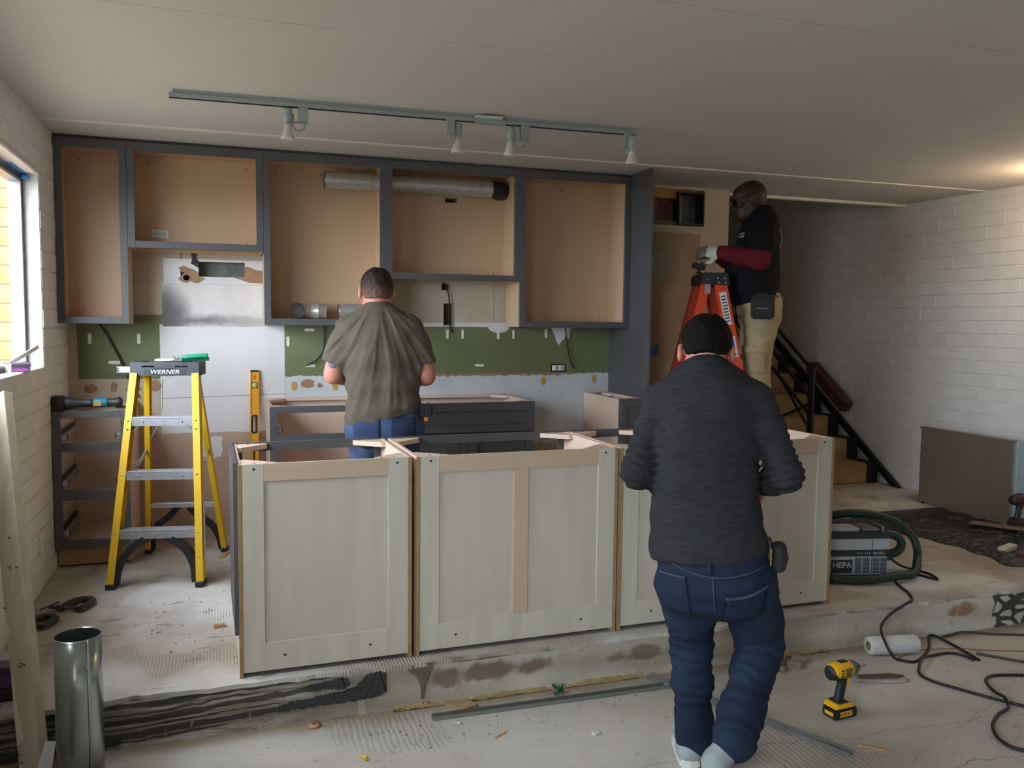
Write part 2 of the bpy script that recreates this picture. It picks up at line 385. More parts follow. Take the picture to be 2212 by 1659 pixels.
MB().prism([(.68, -.005), (.80, -.003), (.79, -.03), (.775, -.06), (.762, -.1), (.755, -.155), (.742, -.15), (.742, -.1), (.722, -.05), (.70, -.04), (.692, -.03)], 'y', YS-.004, YS+.03).build('dark_runoff', mat('grey_runoff', (104, 100, 84), .7, var=.25, vs=30), fr)
flt = []
for k, (x0, x1) in enumerate(((.62, .85), (.86, 1.35), (1.36, 1.75), (2.2, 2.75))):
    streak('filler_bead', [(x0, ZF+.006, .003), ((x0+x1)/2, ZF+.012, .009), (x1, ZF+.006, .003)], M['foam'], fr, th=.016, seed=20+k, rag=.004)

# ------------------------------------------------------------------ painted block walls
BL, BHT = .308, .102
bmesh_full = MB().box(0, BL-.007, -.012, .004, .0035, BHT-.0035).mesh('block', .0025)
bmesh_half = MB().box(0, BL/2-.007, -.012, .004, .0035, BHT-.0035).mesh('block', .0025)
for q in (bmesh_full, bmesh_half): q.materials.append(M['block'])
def blocks(parent, x, sgn, y0, y1, z0, z1, keep, hole=None, ph=0., bm=(bmesh_full, bmesh_half)):
    """running-bond blocks on the plane x (face looking along sgn); those not kept as parts go into one mesh"""
    R = random.Random(int(abs(x)*100)); rest = MB(); n = 0
    for j in range(int(round((z1-z0)/BHT))):
        z = z0+j*BHT; y = y0-(BL/2 if j % 2 else 0)+ph
        while y < y1:
            a, b = max(y, y0), min(y+BL, y1); full = b-a > BL*.9
            yy, ln = a, b-a; y += BL
            if ln < BL*.4: continue
            segs = [(yy, ln)]
            if hole and hole[2]-BHT*.6 < z < hole[3]-BHT*.4:
                segs = []
                if yy < hole[0]-.05: segs.append((yy, min(ln, hole[0]-yy)))
                if yy+ln > hole[1]+.05: s0 = max(yy, hole[1]); segs.append((s0, yy+ln-s0))
            for (s0, sl) in segs:
                if sl < .06: continue
                if keep(s0+sl/2, z+BHT/2):
                    me = bm[0] if sl > BL*.75 else bm[1]; base = BL if sl > BL*.75 else BL/2
                    o = bpy.data.objects.new('block', me); C.objects.link(o); o.parent = parent
                    # mesh runs along local x, faces local +y
                    if sgn > 0: o.location = (x+R.uniform(-.0012, .001), s0+sl, z); o.rotation_euler = (0, 0, -PI/2)
                    else: o.location = (x+R.uniform(-.001, .0012), s0, z); o.rotation_euler = (0, 0, PI/2)
                    o.scale = (sl/base, 1, 1); n += 1
                else:
                    rest.box(x-.012, x+.004*sgn if sgn > 0 else x+.012, s0, s0+sl-.007, z+.0035, z+BHT-.0035) if sgn > 0 else rest.box(x-.004, x+.012, s0, s0+sl-.007, z+.0035, z+BHT-.0035)
    if rest.v:
        o = rest.build('block_courses', bm[0].materials[0], parent); o['kind'] = 'stuff'
    return n
wl = struct(holes_wall(MB(), YB-.2, YW+.13, ZF-.2, ZC+.2, XL-.135, XL-.001, [W1, W2], swap=True).build('wall_left', M['mortar']))
blocks(wl, XL, 1, 2.5, YW-.005, 0., ZC-.06, lambda y, z: y > 2.9, W1)
wr = struct(MB().box(XR+.001, XR+.2, YB-.2, 10.2, ZF-.2, 4.8).build('wall_right', M['mortar']))
blocks(wr, XR, -1, 4.0, 9.4, 0., 2.36, lambda y, z: 4.3 < y < 8.3 and (z > .3 or y < 5.9) and (z > 1.0 or y < 6.7) and not (z < .65 and 4.2 < y < 5.0), ph=.06)
struct(MB().box(XR-.004, XR+.01, 4.0, 9.4, 2.36, 4.7).build('trim_3', M['block']))
struct(MB().box(XL-.2, XR+.2, YB-.2, YB, ZF-.2, ZC+.2).build('wall_front', M['block']))
# stairwell beyond the back wall
struct(MB().box(3.56, 3.69, YW+.13, 10.2, ZF, 4.8).build('wall_stair', M['block']))
struct(MB().box(3.5, XR+.2, 6.0, 10.2, -.2, -.001).build('floor_stair', M['stairc']))
struct(MB().box(3.5, XR+.2, 10.0, 10.2, ZF, 4.8).build('wall_stair_end', M['block']))
struct(MB().box(3.5, XR+.2, 5.83, 10.2, 4.7, 4.9).build('ceiling_stair', M['ceil']))
# ------------------------------------------------------------------ ceiling boards with thin seams
ce = struct(MB().box(XL-.2, XR+.2, YB-.2, 5.845, ZC+.008, ZC+.2).build('ceiling', M['ceil']))
ys = [YB, -1.25, 0.0, 1.2, 2.48, 3.11, 5.0, 5.845]
for a, b in zip(ys, ys[1:]):
    MB().box(XL, XR, a+.0015, b-.0015, ZC, ZC+.02).build('ceiling_board', M['ceil'], ce)
MB().box(XL, XR, 4.985, 5.022, ZC-.006, ZC+.004).build('batten', M['ceil2'], ce, .002)
MB().box(3.69, XR, 5.81, 5.85, ZC-.02, ZC+.004).build('batten', M['ceil2'], ce, .003)
MB().box(3.5, XR, 5.845, 5.95, ZC-.005, 4.8).build('header', M['block'], ce)
# ------------------------------------------------------------------ back wall with its scars
HV = (3.03, 3.472, 2.12, 2.39); HD = (-.141, .135, 1.647, 1.741); HM1 = (1.439, 1.515, 1.358, 1.507); HM2 = (1.425, 1.487, 1.597, 1.641); HR = (-.231, -.195, 1.620, 1.656); HC = (1.44, 1.53, 2.19, 2.222)
wb = struct(holes_wall(MB(), XL-.2, 3.69, ZF-.2, ZC+.1, YW, YW+.13, [HV, HD, HM1, HM2, HR, HC]).build('wall_back', M['plaster']))
for h, mm in ((HD, M['void']), (HM1, M['stud']), (HM2, M['stud']), (HR, M['stud']), (HC, M['stud'])):
    MB().box(h[0]-.01, h[1]+.01, YW+.10, YW+.12, h[2]-.01, h[3]+.01).build('cavity_back', mm, wb)
def patch(name, poly, mk, th, parent=wb, y=YW):
    return MB().prism(poly, 'y', y-th, y+.004).build(name, M[mk] if isinstance(mk, str) else mk, parent)
patch('bare_panel', ragged(-.50, 2.715, 0.0, .665, (0, .0, .006, 0), seed=3), 'tanwall', .0012)
patch('white_board', ragged(-.375, .376, .66, 1.345, (.004, .001, .004, .001), seed=4), 'white', .0022)
patch('pale_board', ragged(.378, 2.715, .52, 1.02, (.012, 0, .006, .001), .025, 5), 'bluewhite', .002)
patch('green_panel', ragged(.376, 2.715, 1.016, 1.345, (.007, 0, .002, .001), .02, 6), 'green', .0034)
patch('green_panel', [(-.832, 1.012), (-.376, 1.008), (-.376, 1.345), (-.359, 1.35), (-.359, 1.406), (-.55, 1.406), (-.84, 1.406), (-.836, 1.2)], 'green', .0034)
patch('pale_board', ragged(-.885, -.38, .665, 1.01, (.01, .002, .003, 0), .03, 12), 'cream', .002)
holes_wall(MB(), .99, 1.80, 1.37, 1.66, YW-.0025, YW+.002, [(HM1[0], HM1[1], 1.36, HM1[3]), HM2]).build('cream_panel', M['cream'], wb)
patch('white_strip', ragged(.99, 1.437, 1.345, 1.375, (.003, 0, .003, 0), .03, 8), 'white', .0036)
patch('white_strip', ragged(1.517, 1.895, 1.345, 1.375, (.003, 0, .003, 0), .03, 18), 'white', .0036)
patch('torn_edge', ragged(1.33, 2.42, 1.004, 1.02, (.007, .004, .002, .004), .02, 9), 'torn', .0042)
patch('seam_line', [(-.37, .886), (.374, .902), (.374, .899), (-.37, .883)], 'crack', .0028)
patch('seam_line', [(-.362, 1.0), (-.366, .80), (-.369, .80), (-.366, 1.0)], 'crack', .0028)
def soot_mat():
    g = G('sooty_white_board', .75)
    n = g.noise(5, 5); base = g.mix(g.step(n, .35, .7), (212, 208, 206), (226, 222, 220))
    nz_ = g.math('MULTIPLY', g.math('SUBTRACT', g.noise(8, 5), .5), .10)
    # dark band along the old shelf line and a plume in the left corner
    d = g.math('ABSOLUTE', g.math('SUBTRACT', g.z, 1.372)); fade = g.math('SUBTRACT', 1., g.math('MULTIPLY', g.step(g.x, -.2, .22), .55))
    band = g.math('MULTIPLY', g.math('SUBTRACT', 1., g.step(g.math('ADD', d, nz_), .0, .05)), fade)
    dx = g.math('DIVIDE', g.math('ADD', g.x, .33), .14); dz = g.math('DIVIDE', g.math('SUBTRACT', g.z, 1.40), .19)
    r = g.math('ADD', g.math('ADD', g.math('MULTIPLY', dx, dx), g.math('MULTIPLY', dz, dz)), g.math('MULTIPLY', nz_, 9))
    plume = g.math('SUBTRACT', 1., g.step(r, .0, 1.5))
    k = g.math('MAXIMUM', g.math('MULTIPLY', band, .75), g.math('MULTIPLY', plume, .8), None, True)
    return g.done(g.mix(k, base, (70, 66, 72)), n, .1, .005)
sm = soot_mat()
patch('sooty_board', ragged(-.358, .30, 1.335, 1.61, (.003, 0, .0, .004), .03, 10), sm, .005)
holes_wall(MB(), -.345, .30, 1.60, 1.755, YW-.012, YW+.002, [HD, HR]).build('raised_board', M['white'], wb)
def torn(poly, hole=None):
    if hole:      # slit from the last corner into a square opening, so that the patch has a real hole
        a, b, c, d = hole; poly = poly+[(a, d-.0006), (a, c), (b, c), (b, d), (a, d)]
    return patch('torn_patch', poly, 'torn', .0128)
torn([(-.258, 1.70), (-.23, 1.712), (-.20, 1.70), (-.17, 1.69), (-.141, 1.672), (-.141, 1.65), (-.10, 1.636), (-.125, 1.616), (-.14, 1.607), (-.17, 1.606), (-.195, 1.62), (-.21, 1.606), (-.24, 1.611), (-.262, 1.63), (-.245, 1.65), (-.225, 1.668), (-.25, 1.682)], HR)
torn([(.135, 1.717), (.17, 1.712), (.21, 1.695), (.26, 1.692), (.30, 1.692), (.30, 1.612), (.25, 1.612), (.16, 1.616), (.11, 1.632), (.07, 1.645), (.135, 1.652)])
patch('tar_stain', [(-.185, 1.79), (-.155, 1.79), (-.158, 1.765), (-.14, 1.745), (-.141, 1.70), (-.165, 1.715), (-.186, 1.727), (-.178, 1.755)], 'mastic', .0135)
MB().lathe([(.0185, -.012), (.0185, .001), (.031, .0012), (.031, -.0005)], (-.213, YW-.0127, 1.638), (0, -1, 0), 18, False).build('drilled_hole_rim', M['torn'], wb)
MB().box(-.29, -.245, YW-.012, YW, 1.755, 1.80).build('wood_strip', M['tanwall'], wb)
patch('plaster_patch', [(1.76, 1.352)]+[(1.84+.08*math.cos(a), 1.35+.045*math.sin(a)) for a in [PI+PI*k/10 for k in range(1, 10)]]+[(1.92, 1.352)], 'white', .0046)
patch('plaster_patch', [(2.235, 1.345), (2.40, 1.345), (2.36, 1.30), (2.345, 1.285), (2.335, 1.26), (2.32, 1.255), (2.30, 1.22), (2.28, 1.245), (2.265, 1.29)], 'white', .0046)
patch('plaster_patch', ragged(-.15, -.02, .50, .635, (.01, .01, .006, .006), .02, 14), 'white', .0022)
for k, (x, z, w, h) in enumerate(((-.77, .955, .07, .035), (-.64, .958, .035, .04), (-.53, .952, .075, .036), (-.41, .965, .06, .05), (.52, .965, .075, .042), (.60, .95, .03, .02))):
    patch('torn_patch', [(x+w*(1+R.uniform(-.3, .2))*math.cos(a)*.6, z+h*(1+R.uniform(-.25, .2))*math.sin(a)*.8) for a in [2*PI*i/14 for i in range(14)]], 'torn', .004)
for (x, z) in ((.435, .95), (.70, .945), (2.18, .962), (2.58, .972)):
    patch('glue_spot', [(x+.019*math.cos(a), z+.03*math.sin(a)) for a in [2*PI*i/12 for i in range(12)]], 'glue', .0042)
def capsule(x, z, vertical, L=.064, r=.0095):
    P = [(r*math.cos(a), -L/2+r+r*math.sin(a)) for a in [PI+PI*i/6 for i in range(7)]]+[(r, L/2), (-r, L/2)]
    return [(x+p, z+q) for p, q in P] if vertical else [(x-q if False else x+q, z+p) for p, q in P]
for (x, z, v) in ((-.768, 1.255, 1), (-.494, 1.256, 1), (-.636, 1.111, 0), (.398, 1.241, 1), (.534, 1.318, 0), (.538, 1.083, 0), (1.466, 1.294, 1), (1.576, 1.295, 1), (1.836, 1.292, 1), (1.95, 1.295, 1), (2.197, 1.304, 1), (2.37, 1.297, 1), (1.698, 1.078, 0)):
    patch('adhesive_strip', capsule(x, z, v), 'strip', .0075)
# the pier right of the tall panel: bare brown area, pale square, blue scrap and the opened ceiling vent
patch('brown_panel', ragged(2.72, 3.445, 0, 2.065, (0, .004, .006, 0), .05, 15), mat('bare_brown_wall', (168, 140, 114), .85, var=.2, vs=2.2, c2=(176, 154, 130), bump=.1, bs=20), .0015)
patch('pale_square', ragged(3.0, 3.13, 1.72, 1.90, (.004,)*4, .03, 16), mat('pale_green_plaster', (172, 168, 148), .85), .0026)
patch('blue_scrap', [(3.0, 1.17), (3.10, 1.235), (3.12, 1.18), (3.08, 1.12), (3.04, 1.14), (3.03, 1.07), (3.0, 1.06)], mat('blue_scrap_paint', (92, 108, 150), .8), .0026)
patch('seam_line', [(3.0, 1.438), (3.2, 1.437), (3.2, 1.433), (3.0, 1.434)], 'crack', .0026)
MB().box(3.03, 3.25, YW+.035, YW+.075, 2.325, 2.39).box(3.25, 3.472, YW+.035, YW+.075, 2.3745, 2.39).build('wood_nailer', M['wood'], wb)
MB().box(3.03, 3.085, YW+.03, YW+.09, 2.12, 2.325).build('stud_end', mat('grey_stud', (96, 80, 66), .8), wb)
MB().box(3.03, 3.25, YW+.025, YW+.10, 2.12, 2.155).build('stud_end', mat('grey_plate', (104, 96, 82), .8), wb)
def ins():
    R = random.Random(5); mb = MB(); n = 10; V = []; F = []
    for j in range(n+1):
        for i in range(n+1): V.append((3.085+.155*i/n, YW+.07+R.uniform(-.018, .014), 2.155+.17*j/n))
    for j in range(n):
        for i in range(n): F.append((j*(n+1)+i, j*(n+1)+i+1, (j+1)*(n+1)+i+1, (j+1)*(n+1)+i))
    return mb.add(V, F, True)
ins().build('insulation', mat('pink_insulation', (120, 78, 82), .95, var=.4, vs=25), wb)
holes_wall(MB(), 3.25, 3.472, 2.125, 2.375, YW-.006, YW+.12, [(3.262, 3.462, 2.14, 2.362)]).build('duct_collar', M['black'], wb)
MB().box(3.25, 3.472, YW+.115, YW+.13, 2.12, 2.39).build('cavity_back', M['void'], wb)
MB().box(3.03, 3.26, YW+.115, YW+.13, 2.12, 2.39).build('cavity_back', M['stud'], wb)

# ------------------------------------------------------------------ windows
def window_x(n, w, spans, sill=True):
    y0, y1, z0, z1 = w; x = XL-.10
    o = struct(bpy.data.objects.new('window_%d' % n, None)); C.objects.link(o); o.location = (XL, (y0+y1)/2, z0)
    O = o.location
    for (a, b, c, d) in ((y0, y1, z0, z0+.045), (y0, y1, z1-.045, z1), (y0, y0+.045, z0, z1), (y1-.045, y1, z0, z1)):
        MB(O).box(x-.032, x+.03, a, b, c, d).build('window_frame', M['alu'], o, .003)
        MB(O).box(x-.02, x+.032, a+(.012 if b-a < .1 else 0), b-(.012 if b-a < .1 else 0), c+(.012 if d-c < .1 else 0), d-(.012 if d-c < .1 else 0)).build('gasket', M['alud'], o)
    for k, (a, b) in enumerate(spans):
        xx = x+.012-(k % 2)*.026; s_ = MB(O)
        for (p, q, c, d) in ((a, b, z0+.03, z0+.065), (a, b, z1-.065, z1-.03), (a, a+.035, z0+.03, z1-.03), (b-.035, b, z0+.03, z1-.03)):
            s_.box(xx-.012, xx+.012, p, q, c, d)
        f = s_.build('sash', M['alu'], o, .002)
        MB(O).box(xx-.003, xx+.003, a+.03, b-.03, z0+.06, z1-.06).build('pane', M['glass'], f)
    if sill: MB(O).box(XL-.14, XL+.004, y0, y1, z0-.02, z0+.012).build('window_sill', M['block'], o, .004)
    return o, O
w1, O1 = window_x(1, W1, [(W1[0]+.03, 3.60), (W1[0]+.05, 3.66)])      # both sashes slid towards the room end: the kitchen half stands open
MB(O1).box(XL-.075, XL-.045, 4.60, 4.93, W1[3]-.004, W1[3]-.001).build('painter_tape', M['tape'], w1)
MB(O1).box(XL-.085, XL-.03, 4.90, 4.945, W1[3]-.03, W1[3]-.005).build('painter_tape', M['tape'], w1, .008)
MB(O1).tube([(XL+.006, W1[0], W1[3]+.006), (XL+.006, W1[1]+.005, W1[3]+.006)], .011, 8).build('lintel_bead', M['block'], w1)
window_x(2, W2, [(W2[0]+.03, -.1), (-.1, W2[1]-.03)])
# outside: a wing wall of bare orange block next to the kitchen window, and the yard
ow = struct(MB().box(-3.2, XL-.137, 5.212, 5.40, -.6, 3.4).build('wall_outside', M['joint']))
ob = MB().box(0, BL-.009, -.02, .006, .0045, BHT-.0045).mesh('brick', .003); ob.materials.append(M['brick'])
for j in range(26):
    z = .53+j*BHT-.3
    for i in range(-1, 6):
        x1_ = XL-.138-i*BL-(BL/2 if j % 2 else 0)
        if i < 0 and not j % 2: continue
        ln = BL
        if i < 0: x1_ = XL-.138; ln = BL/2
        o = bpy.data.objects.new('brick', ob); C.objects.link(o); o.parent = ow; o.location = (x1_, 5.212, z); o.rotation_euler = (0, 0, PI); o.scale = (ln/BL, 1, 1)
struct(MB().box(-30, XL-.25, -30, 30, -.7, -.6).build('yard_ground', mat('yard_gravel', (128, 124, 112), .9, var=.3, vs=3)))
struct(MB().box(XL-.25, 30, -30, YB-.25, -.7, -.6).build('yard_ground', mat('yard_paving', (140, 136, 128), .9, var=.2, vs=3)))
# ------------------------------------------------------------------ stairs along the right wall
st = struct(bpy.data.objects.new('staircase', None)); C.objects.link(st); st.location = (5.0, 5.95, 0); OS = st.location
for k in range(14):
    y = 5.95+.26*k; z = .18*k
    s_ = MB(OS).box(4.58, 5.335, y, y+.30, max(0, z-.18), z+.18).build('step', M['stairc'], st, .012, 2)
    e = MB(OS).box(5.33, 5.44, y-.006, y+.27, max(0, z-.1), z+.183).build('step_end', M['black'], s_, .004)
MB(OS).bar((5.462, 5.70, -.03), (5.462, 9.55, -.03+3.85*.18/.26), .036, .055).build('stringer', M['black'], st)
MB(OS).bar((4.56, 5.95, .05), (4.56, 9.55, .05+3.6*.18/.26), .04, .2).build('stringer', M['black'], st)
rl = thing('stair_railing', 'black steel stair railing with crossed bars at the left of the steps', 'railing', (4.6, 5.80, 0))
OR = rl.location; SL = .18/.26
for y in (5.79, 5.83): MB(OR).bar((4.6, y, 0), (4.6, y, 1.03), .022, .022, (0, 1, 0)).build('post', M['black'], rl)
for y in (7.4, 9.0): MB(OR).bar((4.6, y, (y-5.95)*SL), (4.6, y, (y-5.95)*SL+.95), .022, .022, (0, 1, 0)).build('post', M['black'], rl)
for h in (1.0, .76, .62): MB(OR).bar((4.6, 5.79, h), (4.6, 9.0, h+3.21*SL), .018, .024).build('rail', M['black'], rl)
for (a, b) in (((5.8, .74), (6.35, .52)), ((5.8, .5), (6.2, .9))): MB(OR).bar((4.6, a[0], a[1]), (4.6, b[0], b[1]), .014, .018).build('cross_bar', M['black'], rl)
# ------------------------------------------------------------------ cabinets
M['grey'] = mat('charcoal_cabinet_paint', (84, 84, 87), .5, var=.05, vs=6, bump=.03, bs=120)
M['maple'] = mat('maple_interior', (204, 172, 140), .5, var=.06, vs=5, stretch=(1, 1, .2))
M['maple2'] = mat('pale_maple_side', (222, 196, 178), .55, var=.05, vs=5)
M['ply'] = mat('poplar_plywood', (208, 202, 188), .6, var=.08, vs=4, c2=(197, 190, 172), stretch=(6, 6, .6), bump=.05, bs=60)
M['plypanel'] = mat('poplar_panel', (205, 196, 181), .6, var=.07, vs=3, c2=(196, 188, 173), stretch=(6, 6, .5), bump=.04, bs=60)
M['ply2'] = mat('pink_maple_rail', (202, 178, 152), .6, var=.06, vs=4, stretch=(.6, 6, 6))
M['plyedge'] = mat('plywood_edge', (170, 138, 98), .8, var=.4, vs=60, stretch=(6, 6, .3))
M['screw'] = mat('screw_head', (60, 56, 52), .5, .6)
M['steel'] = mat('zinc_steel', (176, 176, 178), .35, .9, bump=.05, bs=150)
M['steeld'] = mat('dark_slide_steel', (46, 46, 48), .4, .7)
M['mdf'] = mat('toe_kick_board', (190, 152, 116), .7, var=.05, vs=4)
def shaker(o, O, x0, x1, z0, z1, y, name, rail=.05, m=None):
    """door or drawer front with a recessed panel, its face at y"""
    m = m or M['grey']; d = MB(O).box(x0+rail, x1-rail, y+.008, y+.018, z0+rail, z1-rail)
    for b in ((x0, x1, z0, z0+rail), (x0, x1, z1-rail, z1)): d.box(b[0], b[1], y, y+.02, b[2], b[3])
    for b in ((x0, x0+rail), (x1-rail, x1)): d.box(b[0], b[1], y, y+.0199, z0+rail, z1-rail)
    return d.build(name, m, o, .0015)
def upper(x0, x1, z0, z1, label, n_screw=3, holes=()):
    yf = YW-.324; o = thing('wall_cabinet', label, 'cabinet', ((x0+x1)/2, YW, z0), group='open upper cabinets on the back wall'); O = o.location
    t = .016; ins = .004
    for a in (x0+ins, x1-ins-t): MB(O).box(a, a+t, yf+.019, YW-.016, z0, z1).build('side_panel', M['maple'], o)
    MB(O).box(x0+ins+t, x1-ins-t, yf+.019, YW-.016, z1-.028, z1-.012).build('top_panel', M['maple'], o)
    MB(O).box(x0+ins+t, x1-ins-t, yf+.019, YW-.016, z0+.024, z0+.04).build('bottom_panel', M['maple'], o)
    bk = holes_wall(MB(O), x0+ins+.002, x1-ins-.002, z0, z1-.004, YW-.020, YW-.014, holes).build('back_panel', M['maple'], o)
    for i in range(n_screw):
        for z in (z1-.07, z0+.07):
            if z < z1-.1 and i == 1: continue
            MB(O).lathe([(.004, 0), (.004, .002)], (x0+.09+(x1-x0-.18)*i/max(1, n_screw-1), YW-.020, z), (0, -1, 0), 8).build('screw', M['screw'], bk)
    for a in (x0, x1-.041): MB(O).box(a+.0007, a+.0403, yf, yf+.019, z0, z1).build('stile', M['grey'], o, .001)
    for a, b in ((z0, z0+.04), (z1-.05, z1)): MB(O).box(x0+.0403, x1-.0403, yf, yf+.019, a, b).build('rail', M['grey'], o, .001)
    return o
ZT = 2.392
upper(-.887, -.514, 1.35, ZT, 'narrow tall open cabinet beside the window wall', 2)
upper(-.514, .238, 1.791, ZT, 'short open cabinet with a white outlet inside, above the sooty wall patch')
upper(.238, .984, 1.35, ZT, 'tall open cabinet with loose duct elbows on its bottom shelf')
upper(.984, 1.881, 1.651, ZT, 'wide short open cabinet crossed by a long round duct', 3, [HC])
upper(1.881, 2.694, 1.35, ZT, 'empty tall open cabinet against the charcoal end panel')
MB().box(XL+.005, 2.695, YW-.30, YW-.01, ZT+.0005, ZC).build('trim_1', M['grey'])['kind'] = 'structure'
tag(MB((2.705, 5.4, 0)).box(2.6955, 2.715, YW-.612, YW-.0002, 0, ZC-.002).build('cabinet_partition', M['grey'], None, .001), 'tall charcoal end panel running from floor to ceiling', 'partition')
def base(x0, x1, label, yf=5.087, z1=.876, group=None, name='base_cabinet', openings=(), rails=(), fill=()):
    o = thing(name, label, 'cabinet', ((x0+x1)/2, yf+.3, 0), group=group); O = o.location; t = .016
    for a in (x0+.003, x1-.003-t): MB(O).box(a, a+t, yf+.019, YW-.006, .114, z1).build('side_panel', M['maple2'], o)
    MB(O).box(x0+.003+t, x1-.003-t, yf+.019, YW-.012, .118, .134).build('bottom_panel', M['maple2'], o)
    MB(O).box(x0+.003+t, x1-.003-t, YW-.012, YW-.006, .118, z1).build('back_panel', M['maple2'], o)
    MB(O).box(x0+.003+t, x1-.003-t, YW-.05, YW-.012, z1-.018, z1).build('top_rail', M['maple2'], o)
    MB(O).box(x0+.003, x1-.003, yf+.075, yf+.091, .012, .114).build('toe_kick', M['mdf'], o)
    for a in (x0+.003, x1-.019): MB(O).box(a, a+t, yf+.092, YW-.006, 0., .114).build('toe_side', M['mdf'], o)
    for a in (x0, x1-.041): MB(O).box(a, a+.041, yf, yf+.019, .114, z1).build('stile', M['grey'], o, .001)
    for a, b in rails: MB(O).box(x0+.041, x1-.041, yf, yf+.019, a, b).build('rail', M['grey'], o, .001)
    for sx, sgn in ((x0+.02, 1), (x1-.02, -1)):      # corner blocks, front and back
        for yb, s2 in ((yf+.02, 1), (YW-.052, -1)):
            p = [(sx, yb), (sx+sgn*.10, yb), (sx+sgn*.10, yb+s2*.018), (sx+sgn*.018, yb+s2*.10), (sx, yb+s2*.10)]
            MB(O).prism(p, 'z', z1-.02, z1-.001).build('corner_block', M['maple2'], o)
    return o, O
def slides(o, O, x0, x1, zs, yf=5.087):
    for z in zs:
        for sx, g in ((x0+.022, 1), (x1-.022, -1)):
            sl = MB(O).box(min(sx, sx+g*.018), max(sx, sx+g*.018), yf+.022, yf+.50, z, z+.046).build('drawer_slide', M['steeld'], o)
            MB(O).box(min(sx+g*.018, sx+g*.038), max(sx+g*.018, sx+g*.038), yf+.03, yf+.46, z+.006, z+.034).build('runner', M['steel'], sl, .003)
            MB(O).box(min(sx+g*.005, sx+g*.045), max(sx+g*.005, sx+g*.045), yf+.02, yf+.034, z-.004, z+.03).build('front_clip', M['steel'], sl, .004)
            MB(O).bar((sx+g*.048, yf+.03, z+.004), (sx+g*.048, yf+.03, z+.032), .004, .004, (0, 1, 0)).build('hook', M['steeld'], sl)
D0, D1 = -.883, -.504
o, O = base(D0, D1, 'open three-drawer base cabinet with bare slides in the window corner', rails=((.838, .876), (.656, .702), (.388, .441), (.114, .164)))
slides(o, O, D0, D1, (.716, .462, .182))
o, O = base(.249, 1.012, 'open base cabinet without drawers behind the man in the olive shirt', rails=((.838, .876), (.672, .71), (.114, .16)))
slides(o, O, .249, 1.012, (.722,))
o, O = base(1.016, 1.892, 'closed charcoal sink cabinet with recessed panel doors', rails=((.838, .876), (.66, .70), (.114, .16)))
shaker(o, O, 1.022, 1.886, .690, .868, 5.067, 'drawer_front', .045)
for a, b in ((1.022, 1.4535), (1.4545+.002, 1.886)): shaker(o, O, a, b, .125, .684, 5.067, 'door')
o, O = base(2.497, 2.690, 'narrow base cabinet with a charcoal door against the tall end panel', rails=((.838, .876), (.114, .16)))
shaker(o, O, 2.502, 2.686, .125, .868, 5.067, 'door', .04)
# ------------------------------------------------------------------ island: four cabinets with their plywood backs towards the room
IA = math.atan(.0193); IH = .834
def island(x0, x1, label, mids=(), edge_r=False):
    """local frame: x along the island, y=0 plywood back, y=.6 charcoal face frame"""
    o = thing('island_cabinet', label, 'cabinet', (x0*math.cos(IA), 3.3364+x0*math.sin(IA), -.0), IA, 'unfinished island cabinets'); w = (x1-x0)/math.cos(IA)
    t = .014; zb = .019
    for a in (0, w-t):
        s_ = MB().box(a, a+t, .008, .575, 0, IH-.001).build('side_panel', M['maple2'], o)
        MB().box(a, a+t, .0, .008, 0, IH-.002).build('plywood_edge', M['plyedge'], s_)
    MB().box(t, w-t, .02, .57, .10, .114).build('bottom_panel', M['maple2'], o)
    bk = MB().box(t+.001, w-t-.001, .010, .016, zb, IH-.002).build('back_panel', M['plypanel'], o)
    sw = .082; tr = .068; br = .112
    for a in (t+.0005, w-t-sw): MB().box(a, a+sw, .002, .0102, zb, IH).build('back_stile', M['ply'], bk, .0012)
    MB().box(t+sw+.0005, w-t-sw-.0005, .002, .0101, IH-tr, IH).build('back_rail', M['ply2'], bk)
    MB().box(t+sw+.0005, w-t-sw-.0005, .002, .0101, zb, zb+br).build('back_rail', M['ply'], bk, .0012)
    for c in mids: MB().box(c-.033, c+.033, .0022, .0101, zb+br+.0005, IH-tr-.0005).build('back_stile', M['ply2'], bk)
    for (x, z) in ((.17, zb+.055), (w-.17, zb+.055), (.06, IH-.02), (w-.06, IH-.02)):
        MB().lathe([(.005, 0), (.005, .0015)], (x, .002, z), (0, -1, 0), 8).build('screw', M['screw'], bk)
    for a in (0, w-.041): MB().box(a, a+.041, .577, .596, .10, IH+.002).build('stile', M['grey'], o)
    MB().box(.041, w-.041, .577, .596, IH-.036, IH+.002).build('rail', M['grey'], o)
    MB().box(.041, w-.041, .577, .596, .10, .145).build('rail', M['grey'], o)
    MB().box(t, w-t, .50, .515, 0, .10).build('toe_kick', M['mdf'], o)
    MB().box(t, w-t, .016, .03, IH-.019, IH-.002).build('top_rail', M['maple2'], o)
    for sx, g in ((t+.001, 1), (w-t-.001, -1)):
        for yb, s2 in ((.031, 1), (.575, -1)):
            p = [(sx, yb), (sx+g*.13, yb), (sx+g*.13, yb+s2*.018), (sx+g*.018, yb+s2*.11), (sx, yb+s2*.11)]
            cb = MB().prism(p, 'z', IH-.024, IH-.003).build('corner_block', M['maple2'], o)
            for q in (.05, .10): MB().lathe([(.005, 0), (.005, .0008)], (sx+g*q, yb+s2*.012, IH-.003), (0, 0, 1), 8).build('screw', M['screw'], cb)
    return o
ia = island(.042, .7173, 'island cabinet with one plain plywood panel at the floor end by the yellow ladder')
island(.7371, 1.6518, 'wide island cabinet whose plywood back has a pinkish middle stile', (.457,))
island(1.665, 2.093, 'island cabinet half hidden behind the man in the charcoal sweater')
island(2.101, 2.8366, 'island cabinet at the end next to the vacuum extractor')
